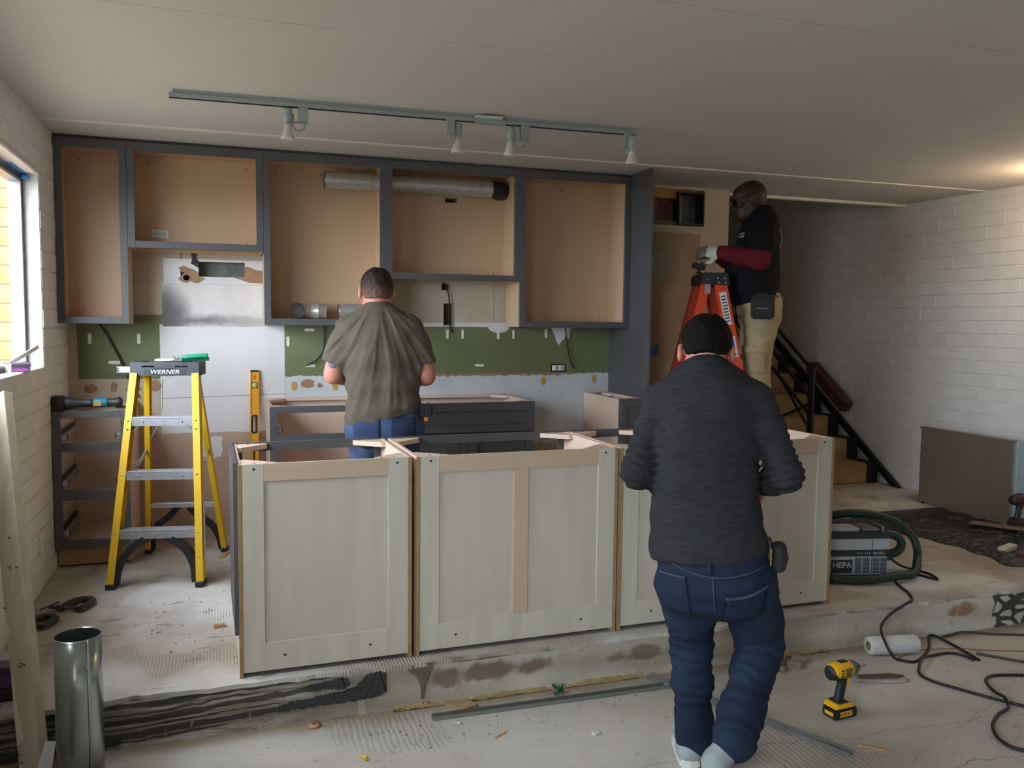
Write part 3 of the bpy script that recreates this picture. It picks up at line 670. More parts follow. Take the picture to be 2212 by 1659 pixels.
MB().box(-.015, -.0005, .008, .58, .17, IH+.006).build('end_skin', M['grey'], ia)
# ------------------------------------------------------------------ objects
def mx(*a, **k): return mat(*a, **k)
M['yellow'] = mat('fibreglass_yellow', (232, 184, 22), .45, var=.06, vs=8, bump=.05, bs=80)
M['alu2'] = mat('scuffed_aluminium', (196, 198, 204), .4, .75, var=.12, vs=30, bump=.1, bs=90)
M['blackp'] = mat('black_plastic', (30, 31, 34), .5, var=.2, vs=20, bump=.08, bs=80)
M['capgrey'] = mat('dusty_ladder_cap', (66, 68, 74), .55, var=.3, vs=12, c2=(48, 50, 54), bump=.1, bs=60)
M['galv'] = mat('galvanised_sheet', (204, 206, 204), .34, .6, var=.14, vs=26, c2=(178, 180, 178), bump=.03, bs=40)
M['paint_blue'] = mat('painted_track', (158, 167, 168), .5, .1)
M['bulb'] = mat('white_lamp_glass', (206, 202, 196), .35)
M['orange'] = mat('fibreglass_orange', (206, 66, 28), .5, var=.08, vs=8, bump=.05, bs=80)
M['paper'] = mat('white_paper_label', (204, 204, 198), .7, var=.05, vs=30)
M['ink'] = mat('black_ink', (28, 28, 30), .7)
M['greyplastic'] = mat('light_grey_plastic', (176, 184, 188), .5, var=.04, vs=10)
M['darkplastic'] = mat('anthracite_plastic', (44, 47, 52), .5)
M['cable'] = mat('black_rubber_cable', (22, 21, 22), .5)
M['cardboard'] = mat('cardboard', (160, 134, 98), .85, var=.12, vs=12)
M['scrapwood'] = mat('scrap_wood', (190, 146, 104), .8, var=.25, vs=14)

# track light
t = thing('track_light', 'grey ceiling track light with four small spot heads', 'track light', (.93, 4.14, ZC)); O = t.location
def ty(x): return 4.172-.0276*(x+.216)
z0 = ZC-.033
MB(O).bar((-.216, ty(-.216), z0+.008), (1.20, ty(1.2), z0+.008), .034, .02).build('track', M['paint_blue'], t, .002)
MB(O).bar((1.20, ty(1.2), z0+.005), (1.36, ty(1.36), z0+.005), .036, .024).build('joiner', M['paint_blue'], t, .003)
MB(O).bar((1.36, ty(1.36), z0+.008), (2.075, ty(2.075), z0+.008), .034, .02).build('track', M['paint_blue'], t, .002)
MB(O).bar((-.216, ty(-.216), z0-.004), (2.07, ty(2.07), z0-.004), .012, .003).build('conductor_slot', M['black'], t)
MB(O).bar((-.2, ty(-.2), ZC-.007), (2.06, ty(2.06), ZC-.007), .022, .014).build('mounting_spacer', M['paint_blue'], t)
MB(O).prism([(1.20, 4.075), (1.33, 4.07), (1.34, 4.16), (1.19, 4.16)], 'z', ZC-.017, ZC-.012).build('cover_plate', M['ceil2'], t)
for (xa, xs_, dy, tilt) in ((.368, .299, 0, (.0, -.04)), (1.074, 1.117, .01, (.0, .03)), (1.46, 1.388, 0, (-.02, .03)), (2.03, 2.05, -.02, (.02, .05))):
    y = ty(xa); g = 1 if xs_ > xa else -1
    h = MB(O).box(xa-.021, xa+.021, y-.018, y+.018, z0-.067, z0+.004).build('lamp_head', M['paint_blue'], t, .003)
    MB(O).box(min(xa-g*.02, xs_-g*.02), max(xa-g*.02, xs_-g*.02) + .004, y-.012, y+.012, z0-.074, z0-.068).build('bracket', M['paint_blue'], h)
    top = Vector((xs_, y+dy, z0-.016)); d = Vector((tilt[0], tilt[1], -1)).normalized()
    MB(O).tube([(xs_-g*.02, y, z0-.070), top+d*.02-Vector((g*.02, 0, 0))], .008, 8).build('swivel', M['paint_blue'], h)
    MB(O).lathe([(.019, -.005), (.0215, 0), (.0215, .058), (.019, .060)], top, d, 18).build('socket', M['paint_blue'], h)
    MB(O).lathe([(.016, .055), (.017, .075), (.019, .078), (.017, .082), (.021, .10), (.030, .125), (.033, .132), (.033, .138), (.028, .141), (.020, .138), (.0, .137)], top, d, 20).build('bulb', M['bulb'], h)
    pts = smoothpts([(xs_-g*.018, y-.006, z0-.04), (xs_-g*.022, y-.008, z0-.085), ((xs_+xa)/2-g*.004, y-.01, z0-.112), (xa-g*.004, y-.006, z0-.098), (xa-g*.002, y-.004, z0-.068)], 6)
    MB(O).tube(pts, .0042, 6).build('flex_wire', M['paint_blue'], h)

# yellow step ladder
LA = -math.atan2(.125, .67)
t = thing('step_ladder', 'yellow fibreglass step ladder with three aluminium treads', 'ladder', (-.283, 4.975, 0), LA)
def channel(mb, a, b, w, d, out, th=.004):
    """C-channel rail from a to b: face width w (x), depth d (y); out = side of the web"""
    a, b = Vector(a), Vector(b); X = Vector((1, 0, 0)); dr = (b-a).normalized(); Y = dr.cross(X).normalized()
    if Y.y < 0: Y = -Y
    for off, ww, hh in ((Y*(-d/2), w, th), (Y*(d/2), w, th), (X*(out*(w/2-th/2)), th, d)):
        mb.bar(a+off, b+off, ww, hh, Y)
    return mb
FB, FT, RB, RT = .22, .157, .215, .128
def fy(z): return -.335+.265*z/1.08
def ry(z): return .335-.275*z/1.08
for s in (-1, 1):
    r_ = channel(MB(), (s*FB, -.335, .012), (s*FT, fy(1.08), 1.085), .036, .066, s).build('front_rail', M['yellow'], t)
    for z in (.08, .15, .273, .567, .80, .844):
        x = FB+(FT-FB)*z/1.08
        MB().lathe([(.007, 0), (.006, .003), (.0, .004)], (s*x, fy(z)-.036, z), (0, -1, 0), 10).build('rivet', M['steel'], r_)
    MB().box(s*FB-.022, s*FB+.022, -.375, -.295, 0, .03).build('foot', M['blackp'], r_, .004)
    q_ = channel(MB(), (s*RB, .335, .012), (s*RT, ry(1.08), 1.085), .028, .045, s).build('rear_rail', M['yellow'], t)
    MB().box(s*RB-.018, s*RB+.018, .30, .37, 0, .025).build('foot', M['blackp'], q_, .004)
    MB().bar((s*.172, fy(.60)+.03, .60), (s*.178, .05, .585), .006, .022).build('spreader', M['alu2'], t)
    MB().bar((s*.178, .05, .585), (s*.165, ry(.62)-.02, .64), .006, .022).build('spreader', M['alu2'], t)
for z in (.844, .567, .273):
    x = FB+(FT-FB)*z/1.08-.014; y = fy(z)
    st_ = MB().box(-x, x, y-.034, y-.030, z-.028, z+.014).box(-x, x, y-.034, y+.045, z+.012, z+.016).box(-x, x, y+.041, y+.045, z-.012, z+.014)
    tr = st_.build('tread', M['alu2'], t)
    for k in range(7): MB().box(-x, x, y-.028+k*.010, y-.024+k*.010, z+.016, z+.0185).build('grip_ridge', M['alu2'], tr)
    for s in (-.45, .45): MB().lathe([(.006, 0), (.005, .003), (0, .004)], (s*x*1.4, y-.034, z-.006), (0, -1, 0), 10).build('rivet', M['steel'], tr)
for z in (.80, .30):
    x = RB+(RT-RB)*z/1.08-.012; y = ry(z)
    MB().box(-x, x, y-.016, y+.016, z-.014, z+.014).build('rear_bar', M['alu2'], t, .002)
for s in (-1, 1):      # tread braces and moulded corner braces
    MB().bar((s*.166, fy(.80)-.0, .775), (s*.105, fy(.83), .828), .014, .006).build('tread_brace', M['alu2'], t)
    MB().bar((s*.148, ry(.74), .70), (s*.09, ry(.8), .79), .014, .006).build('tread_brace', M['alu2'], t)
    for (b0, yf_, zt, w) in ((FB-.02, fy, .252, .05), (RB-.016, ry, .285, .03)):
        P = smoothpts([(s*b0, yf_(.03), .02), (s*(b0-.012), yf_(.10), .10), (s*(b0-.05), yf_(.17), .175), (s*(b0-.11), yf_(.22), .225), (s*(b0-.165), yf_(zt), zt)], 4)
        br = MB()
        for p, q in zip(P, P[1:]): br.bar(p, q+(q-p)*.12, w, .036, (s*.6, 0, .8))
        br.build('corner_brace', M['blackp'], t)
cap = holes_floor(MB(), -.176, .176, -.095, .075, 1.142, 1.15, [(x-.02, x+.02, -.05, .03) for x in (-.1, 0, .1)])      # moulded shell with real slots
holes_wall(cap, -.176, .176, 1.078, 1.142, -.095, -.089, [(x-.033, x+.033, 1.123, 1.131) for x in (-.085, .085)])
cap.box(-.176, .176, .069, .075, 1.078, 1.142); cap.box(-.176, -.170, -.089, .069, 1.078, 1.142); cap.box(.170, .176, -.089, .069, 1.078, 1.142); cap.box(-.170, .170, -.02, .069, 1.078, 1.084)
cap = cap.build('top_cap', M['capgrey'], t)
ov = MB(); P = [(.105*math.cos(2*PI*k/36), .021*math.sin(2*PI*k/36)) for k in range(37)]
ov.tube([(x, -.096, 1.098+z) for x, z in P], .0018, 6, False); ov.build('oval_emboss', M['capgrey'], cap)
P = [(.085*math.cos(2*PI*k/36), .0165*math.sin(2*PI*k/36)) for k in range(37)]
MB().tube([(x, -.096, 1.098+z) for x, z in P], .0014, 6, False).build('oval_emboss', M['capgrey'], cap)
text_mesh('WERNER', .03, .0012, M['alu2'], cap, 'embossed_lettering', face_M((0, -.0962, 1.098), (1, 0, 0), (0, 0, 1)), shear=.2, sx=1.25)
MB().bar((.221, fy(.42)-.006, .42), (.237, fy(.14)-.006, .14), .003, .022, (0, 1, 0)).build('side_label', M['paper'], t)

# snips and a drawer slide on top of the yellow ladder
t = thing('tin_snips', 'green-handled snips lying on top of the yellow ladder', 'snips', (-.25, 4.96, 1.152), LA+.06)
gh = mat('green_grip', (22, 140, 96), .5)
MB().tube(smoothpts([(.03, 0, .022), (.07, -.002, .024), (.13, .0, .029), (.17, .004, .030)], 5), .012, 10, rs=[.009]*3+[.0125]*12+[.011]).build('grip', gh, t)
MB().tube(smoothpts([(.03, .012, .010), (.08, .02, .011), (.14, .034, .011), (.17, .04, .011)], 5), .0105, 10).build('grip', gh, t)
MB().prism([(-.005, -.012), (.04, -.006), (.04, .016), (-.005, .016), (-.03, .008)], 'z', .006, .018).build('pivot_body', M['steel'], t, .002)
for x in (-.01, .012, .03): MB().lathe([(.007, 0), (.006, .006), (0, .007)], (x, .003, .018), (0, 0, 1), 10).build('bolt', M['steel'], t)
MB().prism([(-.03, -.004), (-.01, -.008), (-.01, .004), (-.10, .012)], 'z', .004, .013).build('blade', M['steel'], t)
MB().prism([(-.03, .01), (-.01, .016), (-.11, .020)], 'z', .0, .009).build('blade', M['steel'], t)
t = thing('loose_drawer_slide', 'loose steel drawer slide poking out behind the yellow ladder top', 'drawer slide', Vector((-.283, 4.975, 0))+Matrix.Rotation(LA, 3, 'Z') @ Vector((-.20, .0885, 1.10)), LA)
MB().box(-.085, .30, -.012, .012, -.018, .018).build('channel', M['steel'], t, .002)
MB().box(-.095, .02, -.014, -.010, -.03, -.018).build('lower_lip', M['steeld'], t)
for z in (-.014, .0, .014): MB().box(-.096, -.083, -.013, .006, z-.004, z+.004).build('ball_cage', M['steel'], t, .002)
MB().box(-.02, .30, .012, .02, -.03, .0).build('wall_cleat', M['steel'], t)

# spirit level leaning in the range gap
t = thing('spirit_level', 'yellow spirit level leaning upright against the white wall', 'spirit level', (.165, 5.585, 0)); t.rotation_euler = (-.098, .022, 0)
M['levely'] = mat('level_yellow', (228, 164, 40), .4, var=.04, vs=6)
H_ = 1.062
fr_ = MB().box(-.027, -.0215, -.013, .013, 0, H_).box(.0215, .027, -.013, .013, 0, H_)
fr_.build('flange', M['levely'], t)
holes = [(.34, .385), (.655, .775), (.945, .985)]; zz = [.012]+[v for h in holes for v in h]+[H_-.012]
for a, b in zip(zz[::2], zz[1::2]): MB().box(-.0215, .0215, -.007, .007, a, b).build('web', M['levely'], t)
for z in (0, H_-.012): MB().box(-.028, .028, -.014, .014, z, z+.012).build('end_cap', M['blackp'], t, .003)
MB().tube([(x, 0, .715+z) for x, z in [(.014*math.cos(a), .042*(1 if math.sin(a) > 0 else -1)+.014*math.sin(a)) for a in [2*PI*k/24+.01 for k in range(25)]]], .006, 8, False).build('grip_ring', M['blackp'], t)
for z in (.362, .965): MB().lathe([(.0, -.006), (.017, -.006), (.017, .006), (0, .006)], (0, 0, z), (0, 1, 0), 18).build('vial', mat('vial_green', (206, 212, 130), .2), t)
text_mesh('120', .022, .0004, M['ink'], t, 'lettering', face_M((0, -.0072, 1.02), (0, 0, -1), (1, 0, 0)))
for z in (.5,): MB().box(-.006, .006, -.0076, -.006, z-.045, z+.06).build('printed_strip', M['ink'], t)

# cordless angle tool on the drawer cabinet
t = thing('cordless_oscillating_tool', 'black and teal cordless tool lying on the open drawer cabinet', 'power tool', (-.70, 5.13, .876))
teal = mat('teal_plastic', (30, 112, 132), .45)
MB().box(-.185, -.125, -.04, .04, .0, .082).build('battery', M['blackp'], t, .006)
MB().lathe([(.03, -.13), (.038, -.115), (.034, -.09), (.022, -.06), (.020, .0), (.023, .02)], (0, 0, .04), (1, 0, 0), 16).build('grip', M['darkplastic'], t)
MB().lathe([(.023, .018), (.026, .03), (.026, .085), (.024, .09)], (0, 0, .04), (1, 0, 0), 16).build('motor_housing', teal, t)
MB().box(.02, .06, -.028, -.02, .025, .05).build('label', mat('ochre_label', (170, 130, 60), .6), t)
MB().lathe([(.022, .088), (.024, .10), (.022, .12), (.026, .13), (.026, .155), (.02, .165)], (0, 0, .04), (1, 0, 0), 16).build('gear_head', M['blackp'], t)
MB().lathe([(.016, -.03), (.02, -.02), (.018, .022), (.008, .03)], (.145, 0, .04), (0, 0, 1), 14).build('spindle', M['steeld'], t)

# two C-clamps on the raised floor
M['iron'] = mat('dusty_cast_iron', (88, 84, 78), .6, .4, var=.3, vs=30, bump=.2, bs=90)
def clamp(loc, rz, label, sc=1.):
    t = thing('c_clamp', label, 'clamp', loc, rz, 'clamps on the floor'); t.scale = (sc,)*3
    arc = [(.055*math.cos(a), .045*math.sin(a)) for a in [PI*1.5-PI*k/8 for k in range(9)]]
    out = [(.10, -.06), (.10, -.036)] + [(x*.62, y*.6) for x, y in arc[::-1]][::-1] + [(.08, .03), (.08, .055)] + [(x*1.25-.0, y*1.3) for x, y in arc[::-1]]
    P = [(.10, -.062), (.02, -.066), (-.04, -.055), (-.07, -.02), (-.07, .02), (-.04, .055), (.02, .066), (.09, .062), (.09, .034), (.02, .036), (-.02, .03), (-.04, .01), (-.04, -.01), (-.02, -.03), (.02, -.036), (.10, -.036)]
    MB().prism(P, 'z', .004, .03).build('frame', M['iron'], t, .005, 2)
    MB().tube([(.075, -.11, .017), (.075, .02, .017)], .008, 10).build('screw', M['iron'], t)
    MB().lathe([(.012, 0), (.014, .006), (.010, .012)], (.075, .016, .017), (0, 1, 0), 12).build('swivel_pad', M['iron'], t)
    MB().lathe([(.012, 0), (.012, .024)], (.075, -.075, .017), (0, 1, 0), 12).build('boss', M['iron'], t)
    MB().tube([(.015, -.105, .02), (.145, -.105, .03)], .0045, 8).build('tommy_bar', M['iron'], t)
    return t
clamp((-.665, 4.43, 0), -2.0, 'dusty grey C-clamp on the pale floor nearer the yellow ladder')
clamp((-.715, 4.36, .0), -2.0, 'dusty grey C-clamp lying against the wall side of its twin', .95).location = (-.79, 4.22, .0)

# rolled sheet-metal duct standing on the lower floor
t = thing('sheet_metal_duct', 'open-seamed galvanised duct standing upright in front of the step', 'duct', (-.475, 3.07, ZF))
mb = MB(); V = []; F = []; n = 56; r_ = .0735; a0 = -1.02; hs = (0, .17, .34, .517)
for hz in hs:
    for k in range(n+1):
        u = k/n; a = a0+u*(2*PI+.28); rr = r_-.0035*u+.001*math.sin(hz*9)
        V.append((rr*math.cos(a), rr*math.sin(a), hz))
for j in range(len(hs)-1):
    for k in range(n): F.append((j*(n+1)+k, j*(n+1)+k+1, (j+1)*(n+1)+k+1, (j+1)*(n+1)+k))
o = mb.add(V, F, True).build('rolled_sheet', mat('bright_sheet', (170, 178, 172), .24, .95, bump=.04, bs=6, bd=.02), t); md = o.modifiers.new('t', 'SOLIDIFY'); md.thickness = .0012; md.offset = 0
MB().lathe([(r_-.005, .001), (r_-.005, .515)], (0, 0, 0), (0, 0, 1), 40, False).build('lining', bpy.data.materials['bright_sheet'], t)
MB().tube([(r_*1.005*math.cos(a), r_*1.005*math.sin(a), .517) for a in [a0+2*PI*k/40 for k in range(41)]], .0012, 6, False).build('top_rim', M['steel'], t)
MB().tube([(r_*math.cos(a0)+.001, r_*math.sin(a0), 0), (r_*math.cos(a0)+.001, r_*math.sin(a0), .517)], .0028, 6).build('seam_fold', M['galv'], t)
t = thing('sheet_offcut', 'bent bluish sheet-metal offcut beside the foot of the leaning stud', 'sheet metal', (-.60, 2.86, ZF), .4)
o = MB().prism([(-.02, 0), (.05, .0), (.09, .24), (.06, .25)], 'y', -.002, .002).build('upright_flange', M['galv'], t)
MB().box(-.02, .06, -.002, .10, 0, .002).build('base_flange', M['galv'], t)

# leaning stud
t = thing('leaning_stud', 'salvaged white-painted wooden stud with nails leaning on the left wall', 'stud', (-.613, 3.09, ZF))
M['oldpine'] = mat('old_painted_pine', (210, 200, 180), .8, var=.12, vs=5, c2=(198, 182, 156), stretch=(6, 6, .8), bump=.15, bs=40)
a, b = Vector((0, 0, .004)), Vector((-.205, .60, 1.27)); dr = (b-a).normalized()
MB().bar(a, b, .092, .04, (-.6, -.75, .3)).build('board', M['oldpine'], t, .002)
sd = dr.cross(Vector((-.6, -.75, .3))).normalized(); nm = sd.cross(dr).normalized()
if nm.y > 0: nm = -nm
def onst(u, w): return a+(b-a)*u+sd*w+nm*.0205
wp = mat('torn_white_paper', (226, 222, 214), .85, bump=.3, bs=40)
for (u, w, n_) in ((.06, -.03, 0), (.08, -.036, 0), (.28, .0, 0), (.285, .01, 0), (.28, .022, 0), (.43, -.04, 0), (.52, .03, 0), (.525, .0, 0), (.60, .01, 0)):
    MB().tube([onst(u, w), onst(u, w)+nm*.018+sd*.012], .0022, 6).build('nail', M['iron'], t)
for (u0, u1, w0, w1) in ((.10, .27, -.042, -.012), (.36, .42, -.043, -.028), (.02, .07, -.04, -.015)):
    sh = MB(); P = [onst(u0, w0), onst(u0+.01, w1), onst((u0+u1)/2, (w0*1.4+w1)/2.4), onst(u1, w0+.004), onst((u0+u1)/2, w0)]
    sh.add([p+nm*.002 for p in P]+[p-nm*.001 for p in P], [(0, 1, 2, 3, 4), (9, 8, 7, 6, 5)]+[(i, (i+1) % 5, 5+(i+1) % 5, 5+i) for i in range(5)]); sh.build('torn_paper', wp, t)
# purple packet on the slab behind the stud
t = thing('purple_packet', 'dark purple plastic packet on the raised floor behind the leaning stud', 'packet', (-.79, 3.43, 0), .2)
pm = mat('purple_film', (112, 62, 120), .35, var=.4, vs=9, c2=(70, 36, 78), bump=.3, bs=20)
MB().box(-.06, .05, -.05, .06, .045, .12).build('wrapped_top', pm, t, .015, 2)
MB().box(-.065, .055, -.055, .065, 0, .045).build('dark_base', M['blackp'], t, .008)

# spiral ducts and elbows in the cabinets
def duct(name, a, b, r, label, ring=True, collar=None):
    a, b = Vector(a), Vector(b); t = thing(name, label, 'duct', (a+b)/2); O = t.location; L = (b-a).length; d = b-a
    o = MB(O).lathe([(r, 0), (r, L)], a, d, 32, False).build('pipe', M['galv'], t)
    MB(O).lathe([(r-.0025, .001), (r-.0025, L-.001)], a, d, 32, False).build('pipe_lining', M['galv'], t)
    MB(O).lathe([(r-.003, -.0003), (r+.0005, -.0003), (r+.0005, .004), (r-.003, .004), (r-.003, -.0003)], a, d, 32, False).build('rim', M['steel'], t)
    MB(O).lathe([(r-.003, L-.004), (r+.0005, L-.004), (r+.0005, L+.0003), (r-.003, L+.0003), (r-.003, L-.004)], a, d, 32, False).build('rim', M['steel'], t)
    u = d.normalized(); MB(O).bar(a+Vector((0, .01, r-.001)), b+Vector((0, .01, r-.001)), .012, .004).build('lock_seam', M['galv'], t)
    return t, O
t, O = duct('round_duct', (.622, 5.56, 2.275), (.965, 5.56, 2.275), .055, 'short round duct running through the tall cabinet side')
t, O = duct('round_duct', (.985, 5.56, 2.278), (1.735, 5.56, 2.278), .056, 'long round duct across the wide short cabinet')
MB(O).lathe([(.052, 0), (.0575, .004), (.0575, .03), (.0, .031)], (1.805, 5.63, 2.278), (.45, .9, 0), 28).build('shaded_mouth_disc', M['blackp'], t)  # black disc stands in for the shade inside the open duct end
MB(O).tube(smoothpts([(1.73, 5.56, 2.278), (1.775, 5.563, 2.278), (1.812, 5.59, 2.278), (1.835, 5.635, 2.278)], 5), .0565, 28).build('shaded_mouth_bend', M['blackp'], t)  # bend coloured black too, as part of that shaded duct mouth
def elbow(loc, rz, label):
    t = thing('duct_elbow', label, 'duct elbow', loc, rz, 'loose duct fittings in the cabinet'); r = .049
    MB().lathe([(r, 0), (r, .05), (r+.003, .053), (r+.003, .058), (r, .061), (r, .105)], (0, 0, r), (1, 0, 0), 28, False).build('body', M['galv'], t)
    MB().lathe([(r-.002, .001), (r-.002, .104)], (0, 0, r), (1, 0, 0), 28, False).build('lining', M['galv'], t)
    P = smoothpts([(.004, 0, r), (-.03, -.01, r), (-.06, -.035, r), (-.075, -.07, r)], 5)
    MB().tube(P, r, 28, False).build('bend', M['galv'], t); MB().tube(P, r-.002, 28, False).build('bend_lining', M['galv'], t)
    return t
elbow((.515, 5.52, 1.391), 0, 'galvanised duct elbow with its dark mouth open on the cabinet shelf')
t, O = duct('round_duct_piece', (.70, 5.52, 1.440), (.93, 5.52, 1.440), .049, 'short duct piece on the shelf behind the head of the man in olive')

# outlets
def outlet(loc, right, upv, label, m, bare=False, name='wall_outlet'):
    t = thing(name, label, 'outlet', loc); r, u = Vector(right), Vector(upv); n = r.cross(u)
    Mx = face_M((0, 0, 0), r, u)
    if bare: MB().box(-.055, .055, -.03, .03, -.004, .0015, Mx).build('box_opening', M['black'], t)
    MB().box(-.048, .048, -.026 if not bare else -.02, .026 if not bare else .02, -.012 if not bare else 0, .006, Mx).build('cover_plate', m, t, .002)
    for s in (-1, 1):
        rc = MB().lathe([(.017, .005), (.017, .009), (0, .0092)], Mx @ Vector((s*.02, 0, 0)), n, 18).build('receptacle', m, t)
        for q in (-1, 1): MB().box(s*.02-.005, s*.02+.005, q*.006-.0012, q*.006+.0012, .009, .0098, Mx).build('slot', M['ink'], rc)
        MB().lathe([(.0022, .009), (.0022, .0098)], Mx @ Vector((s*.02+.009, 0, 0)), n, 8).build('slot', M['ink'], rc)
    MB().lathe([(.003, .005), (.003, .0075)], Mx @ Vector((0, 0, 0)), n, 8).build('screw', M['screw'], t)
    return t
M['outlet'] = mat('white_outlet', (224, 226, 216), .4)
outlet((-.358, YW-.021, 1.901), (1, 0, 0), (0, 0, 1), 'white double outlet inside the short cabinet', M['outlet'])
outlet((2.294, YW-.0052, 1.055), (1, 0, 0), (0, 0, 1), 'uncovered outlet in a black box on the green wall', M['outlet'], True)
outlet((XL+.016, 4.70, .247), (0, 0, -1), (0, 1, 0), 'painted-over outlet low on the left wall', M['block'])

# loose cables hanging on the back wall
def cable(name, pts, r, label, m=None, n=6, cat='cable', group=None):
    P = smoothpts(pts, n); c = P[0]
    o = MB(c).tube(P, r, 8).build(name, m or M['cable']); return tag(o, label, cat, group)
cable('power_cable', [(-.72, 5.66, 1.36), (-.709, 5.665, 1.345), (-.667, 5.66, 1.276), (-.594, 5.665, 1.12), (-.537, 5.67, .97), (-.50, 5.675, .90)], .006, 'thick black cable hanging across the left green wall')
cable('power_cable', [(.631, 5.675, 1.36), (.627, 5.682, 1.22), (.615, 5.68, 1.165), (.57, 5.67, 1.115), (.507, 5.675, 1.084)], .0045, 'curved black cable on the green wall beside the man in olive')
cable('power_cable', [(1.425, 5.69, 1.662), (1.45, 5.675, 1.62), (1.47, 5.672, 1.55), (1.474, 5.67, 1.46), (1.468, 5.675, 1.40), (1.497, 5.685, 1.305)], .0045, 'black cable threaded between two holes under the wide cabinet')
cable('power_cable', [(2.34, 5.685, 1.36), (2.353, 5.68, 1.26), (2.368, 5.68, 1.165), (2.385, 5.68, 1.105), (2.412, 5.685, 1.05)], .0045, 'black cable hanging above the uncovered outlet')
# box and stick on the window sill
t = thing('small_carton', 'small purple and white carton on the window sill', 'box', (XL-.03, 4.50, W1[2]+.012), .15)
MB().box(-.055, .055, -.035, .035, 0, .042).build('carton', mat('purple_print', (80, 40, 90), .5), t, .001)
MB().box(-.056, -.02, -.036, .036, .001, .040).build('white_end', M['paper'], t)
MB().box(-.015, .05, -.0357, -.034, .022, .036).build('printed_band', M['ink'], t)
MB().box(-.015, .05, -.0357, -.034, .006, .016).build('printed_band', mat('magenta_print', (120, 50, 110), .5), t)
tag(MB((XL-.05, 4.72, W1[2]+.012)).bar((XL-.11, 4.52, W1[2]+.018), (XL-.0, 4.84, W1[2]+.12), .006, .02).build('paint_stick', M['paper']), 'white stick propped up in the corner of the window sill', 'stick')

# brown board lying up the stairs
t = thing('brown_board', 'dark brown wooden box beam lying along the stairs', 'beam', (5.40, 6.55, .72))
O = t.location; dB = Vector((0, .26, .18)).normalized()
MB(O).bar(Vector((5.385, 6.30, .635)), Vector((5.385, 6.30, .635))+dB*.62, .10, .105, (0, -.18, .26)).build('beam', mat('dark_walnut', (74, 42, 26), .55, var=.25, vs=8), t, .004)
# metal-clad box by the right wall
t = thing('metal_screen', 'brown-grey metal panel standing on edge by the right wall', 'metal panel', (5.32, 4.79, 0))
O = t.location; ss = mat('brushed_brown_steel', (138, 124, 108), .38, .45, var=.08, vs=3, bump=.03, bs=200)
MB(O).box(5.165, 5.20, 4.372, 5.20, .012, .598).build('body', ss, t, .003)
MB(O).box(5.172, 5.482, 4.350, 4.374, .03, .60).build('front_door', mat('pale_blue_film', (150, 172, 180), .4, .2), t, .003)
MB(O).box(5.160, 5.205, 4.36, 5.208, .585, .602).build('top_lip', ss, t, .002)
MB(O).box(5.20, 5.47, 5.15, 5.165, .012, .40).build('rear_bracket', ss, t)
for (x, y) in ((5.185, 4.40), (5.45, 4.362), (5.185, 5.17), (5.45, 5.158)): MB(O).lathe([(.012, 0), (.012, .03)], (x, y, 0), (0, 0, 1), 12).build('foot', M['blackp'], t)

# warm ceiling lamp at the right, just outside the picture
t = thing('ceiling_lamp', 'bare warm bulb in a white ceiling holder near the right wall', 'lamp', (5.08, 4.02, ZC)); O = t.location
MB(O).lathe([(.06, 0), (.06, -.012), (.03, -.03), (.025, -.06)], O, (0, 0, 1), 24).build('holder', M['outlet'], t)
em = bpy.data.materials.new('warm_bulb'); em.use_nodes = True; eb = em.node_tree.nodes['Principled BSDF']
eb.inputs['Emission Color'].default_value = (1, .70, .40, 1); eb.inputs['Emission Strength'].default_value = 8
MB(O).lathe([(.014, -.06), (.03, -.085), (.034, -.11), (.022, -.137), (0, -.144)], O, (0, 0, 1), 20).build('bulb', em, t)
l = bpy.data.lights.new('ceiling_lamp_offscreen', 'POINT'); l.energy = 8; l.color = (1, .70, .42); l.shadow_soft_size = .035
lo = bpy.data.objects.new('ceiling_lamp_offscreen', l); C.objects.link(lo); lo.location = (5.08, 4.02, ZC-.19)
# ------------------------------------------------------------------ dust extractor with hose
VR = math.atan2(-.08, .319)
t = thing('dust_extractor', 'grey dust extractor marked HEPA with a dark green hose', 'dust extractor', (3.445, 3.64, 0), VR)
g_, dk = M['greyplastic'], M['darkplastic']
bd = MB().box(-.44, 0, .005, .34, .022, .128).build('lower_body', g_, t, .006, 2)
for x in (-.40, -.04):
    for y in (.05, .30): MB().lathe([(.0, -.012), (.022, -.012), (.022, .012), (0, .012)], (x, y, .022), (1, 0, 0), 14).build('wheel', M['blackp'], t)
MB().box(-.443, .001, .002, .342, .126, .160).build('control_band', dk, t, .004)
MB().box(-.018, .002, .0, .10, .10, .128).build('corner_catch', dk, t, .003)
MB().box(-.44, -.0, .005, .34, .160, .222).build('tank', g_, t, .005, 2)
ld = MB().box(-.443, .002, .003, .342, .222, .258).build('lid', dk, t, .006, 2)
MB().box(-.36, -.165, .03, .14, .258, .276).build('lid_plate', g_, ld, .006, 2)
MB().box(-.15, -.05, .03, .16, .258, .272).build('lid_plate', mat('mid_grey_plastic', (108, 114, 120), .5), ld, .004)
MB().box(-.045, -.035, .02, .20, .258, .286).build('latch', M['steel'], ld)
MB().bar((-.105, .0035, .03), (-.105, .0035, .222), .0025, .002, (0, 1, 0)).build('seam', dk, bd)
for k, (x0, x1) in enumerate(((-.20, -.164), (-.156, -.118), (-.098, -.062), (-.056, -.020))):
    sl = MB()
    for j in range(12): sl.box(x0, x1, .0015, .02, .034+j*.0072, .0375+j*.0072)
    sl.build('vent_slots', dk, bd)
pl = MB().box(-.335, -.215, .001, .01, .034, .108).build('name_plate', dk, bd, .001)
text_mesh('HEPA', .045, .0006, M['paper'], pl, 'lettering', face_M((-.275, .0003, .078), (1, 0, 0), (0, 0, 1)))
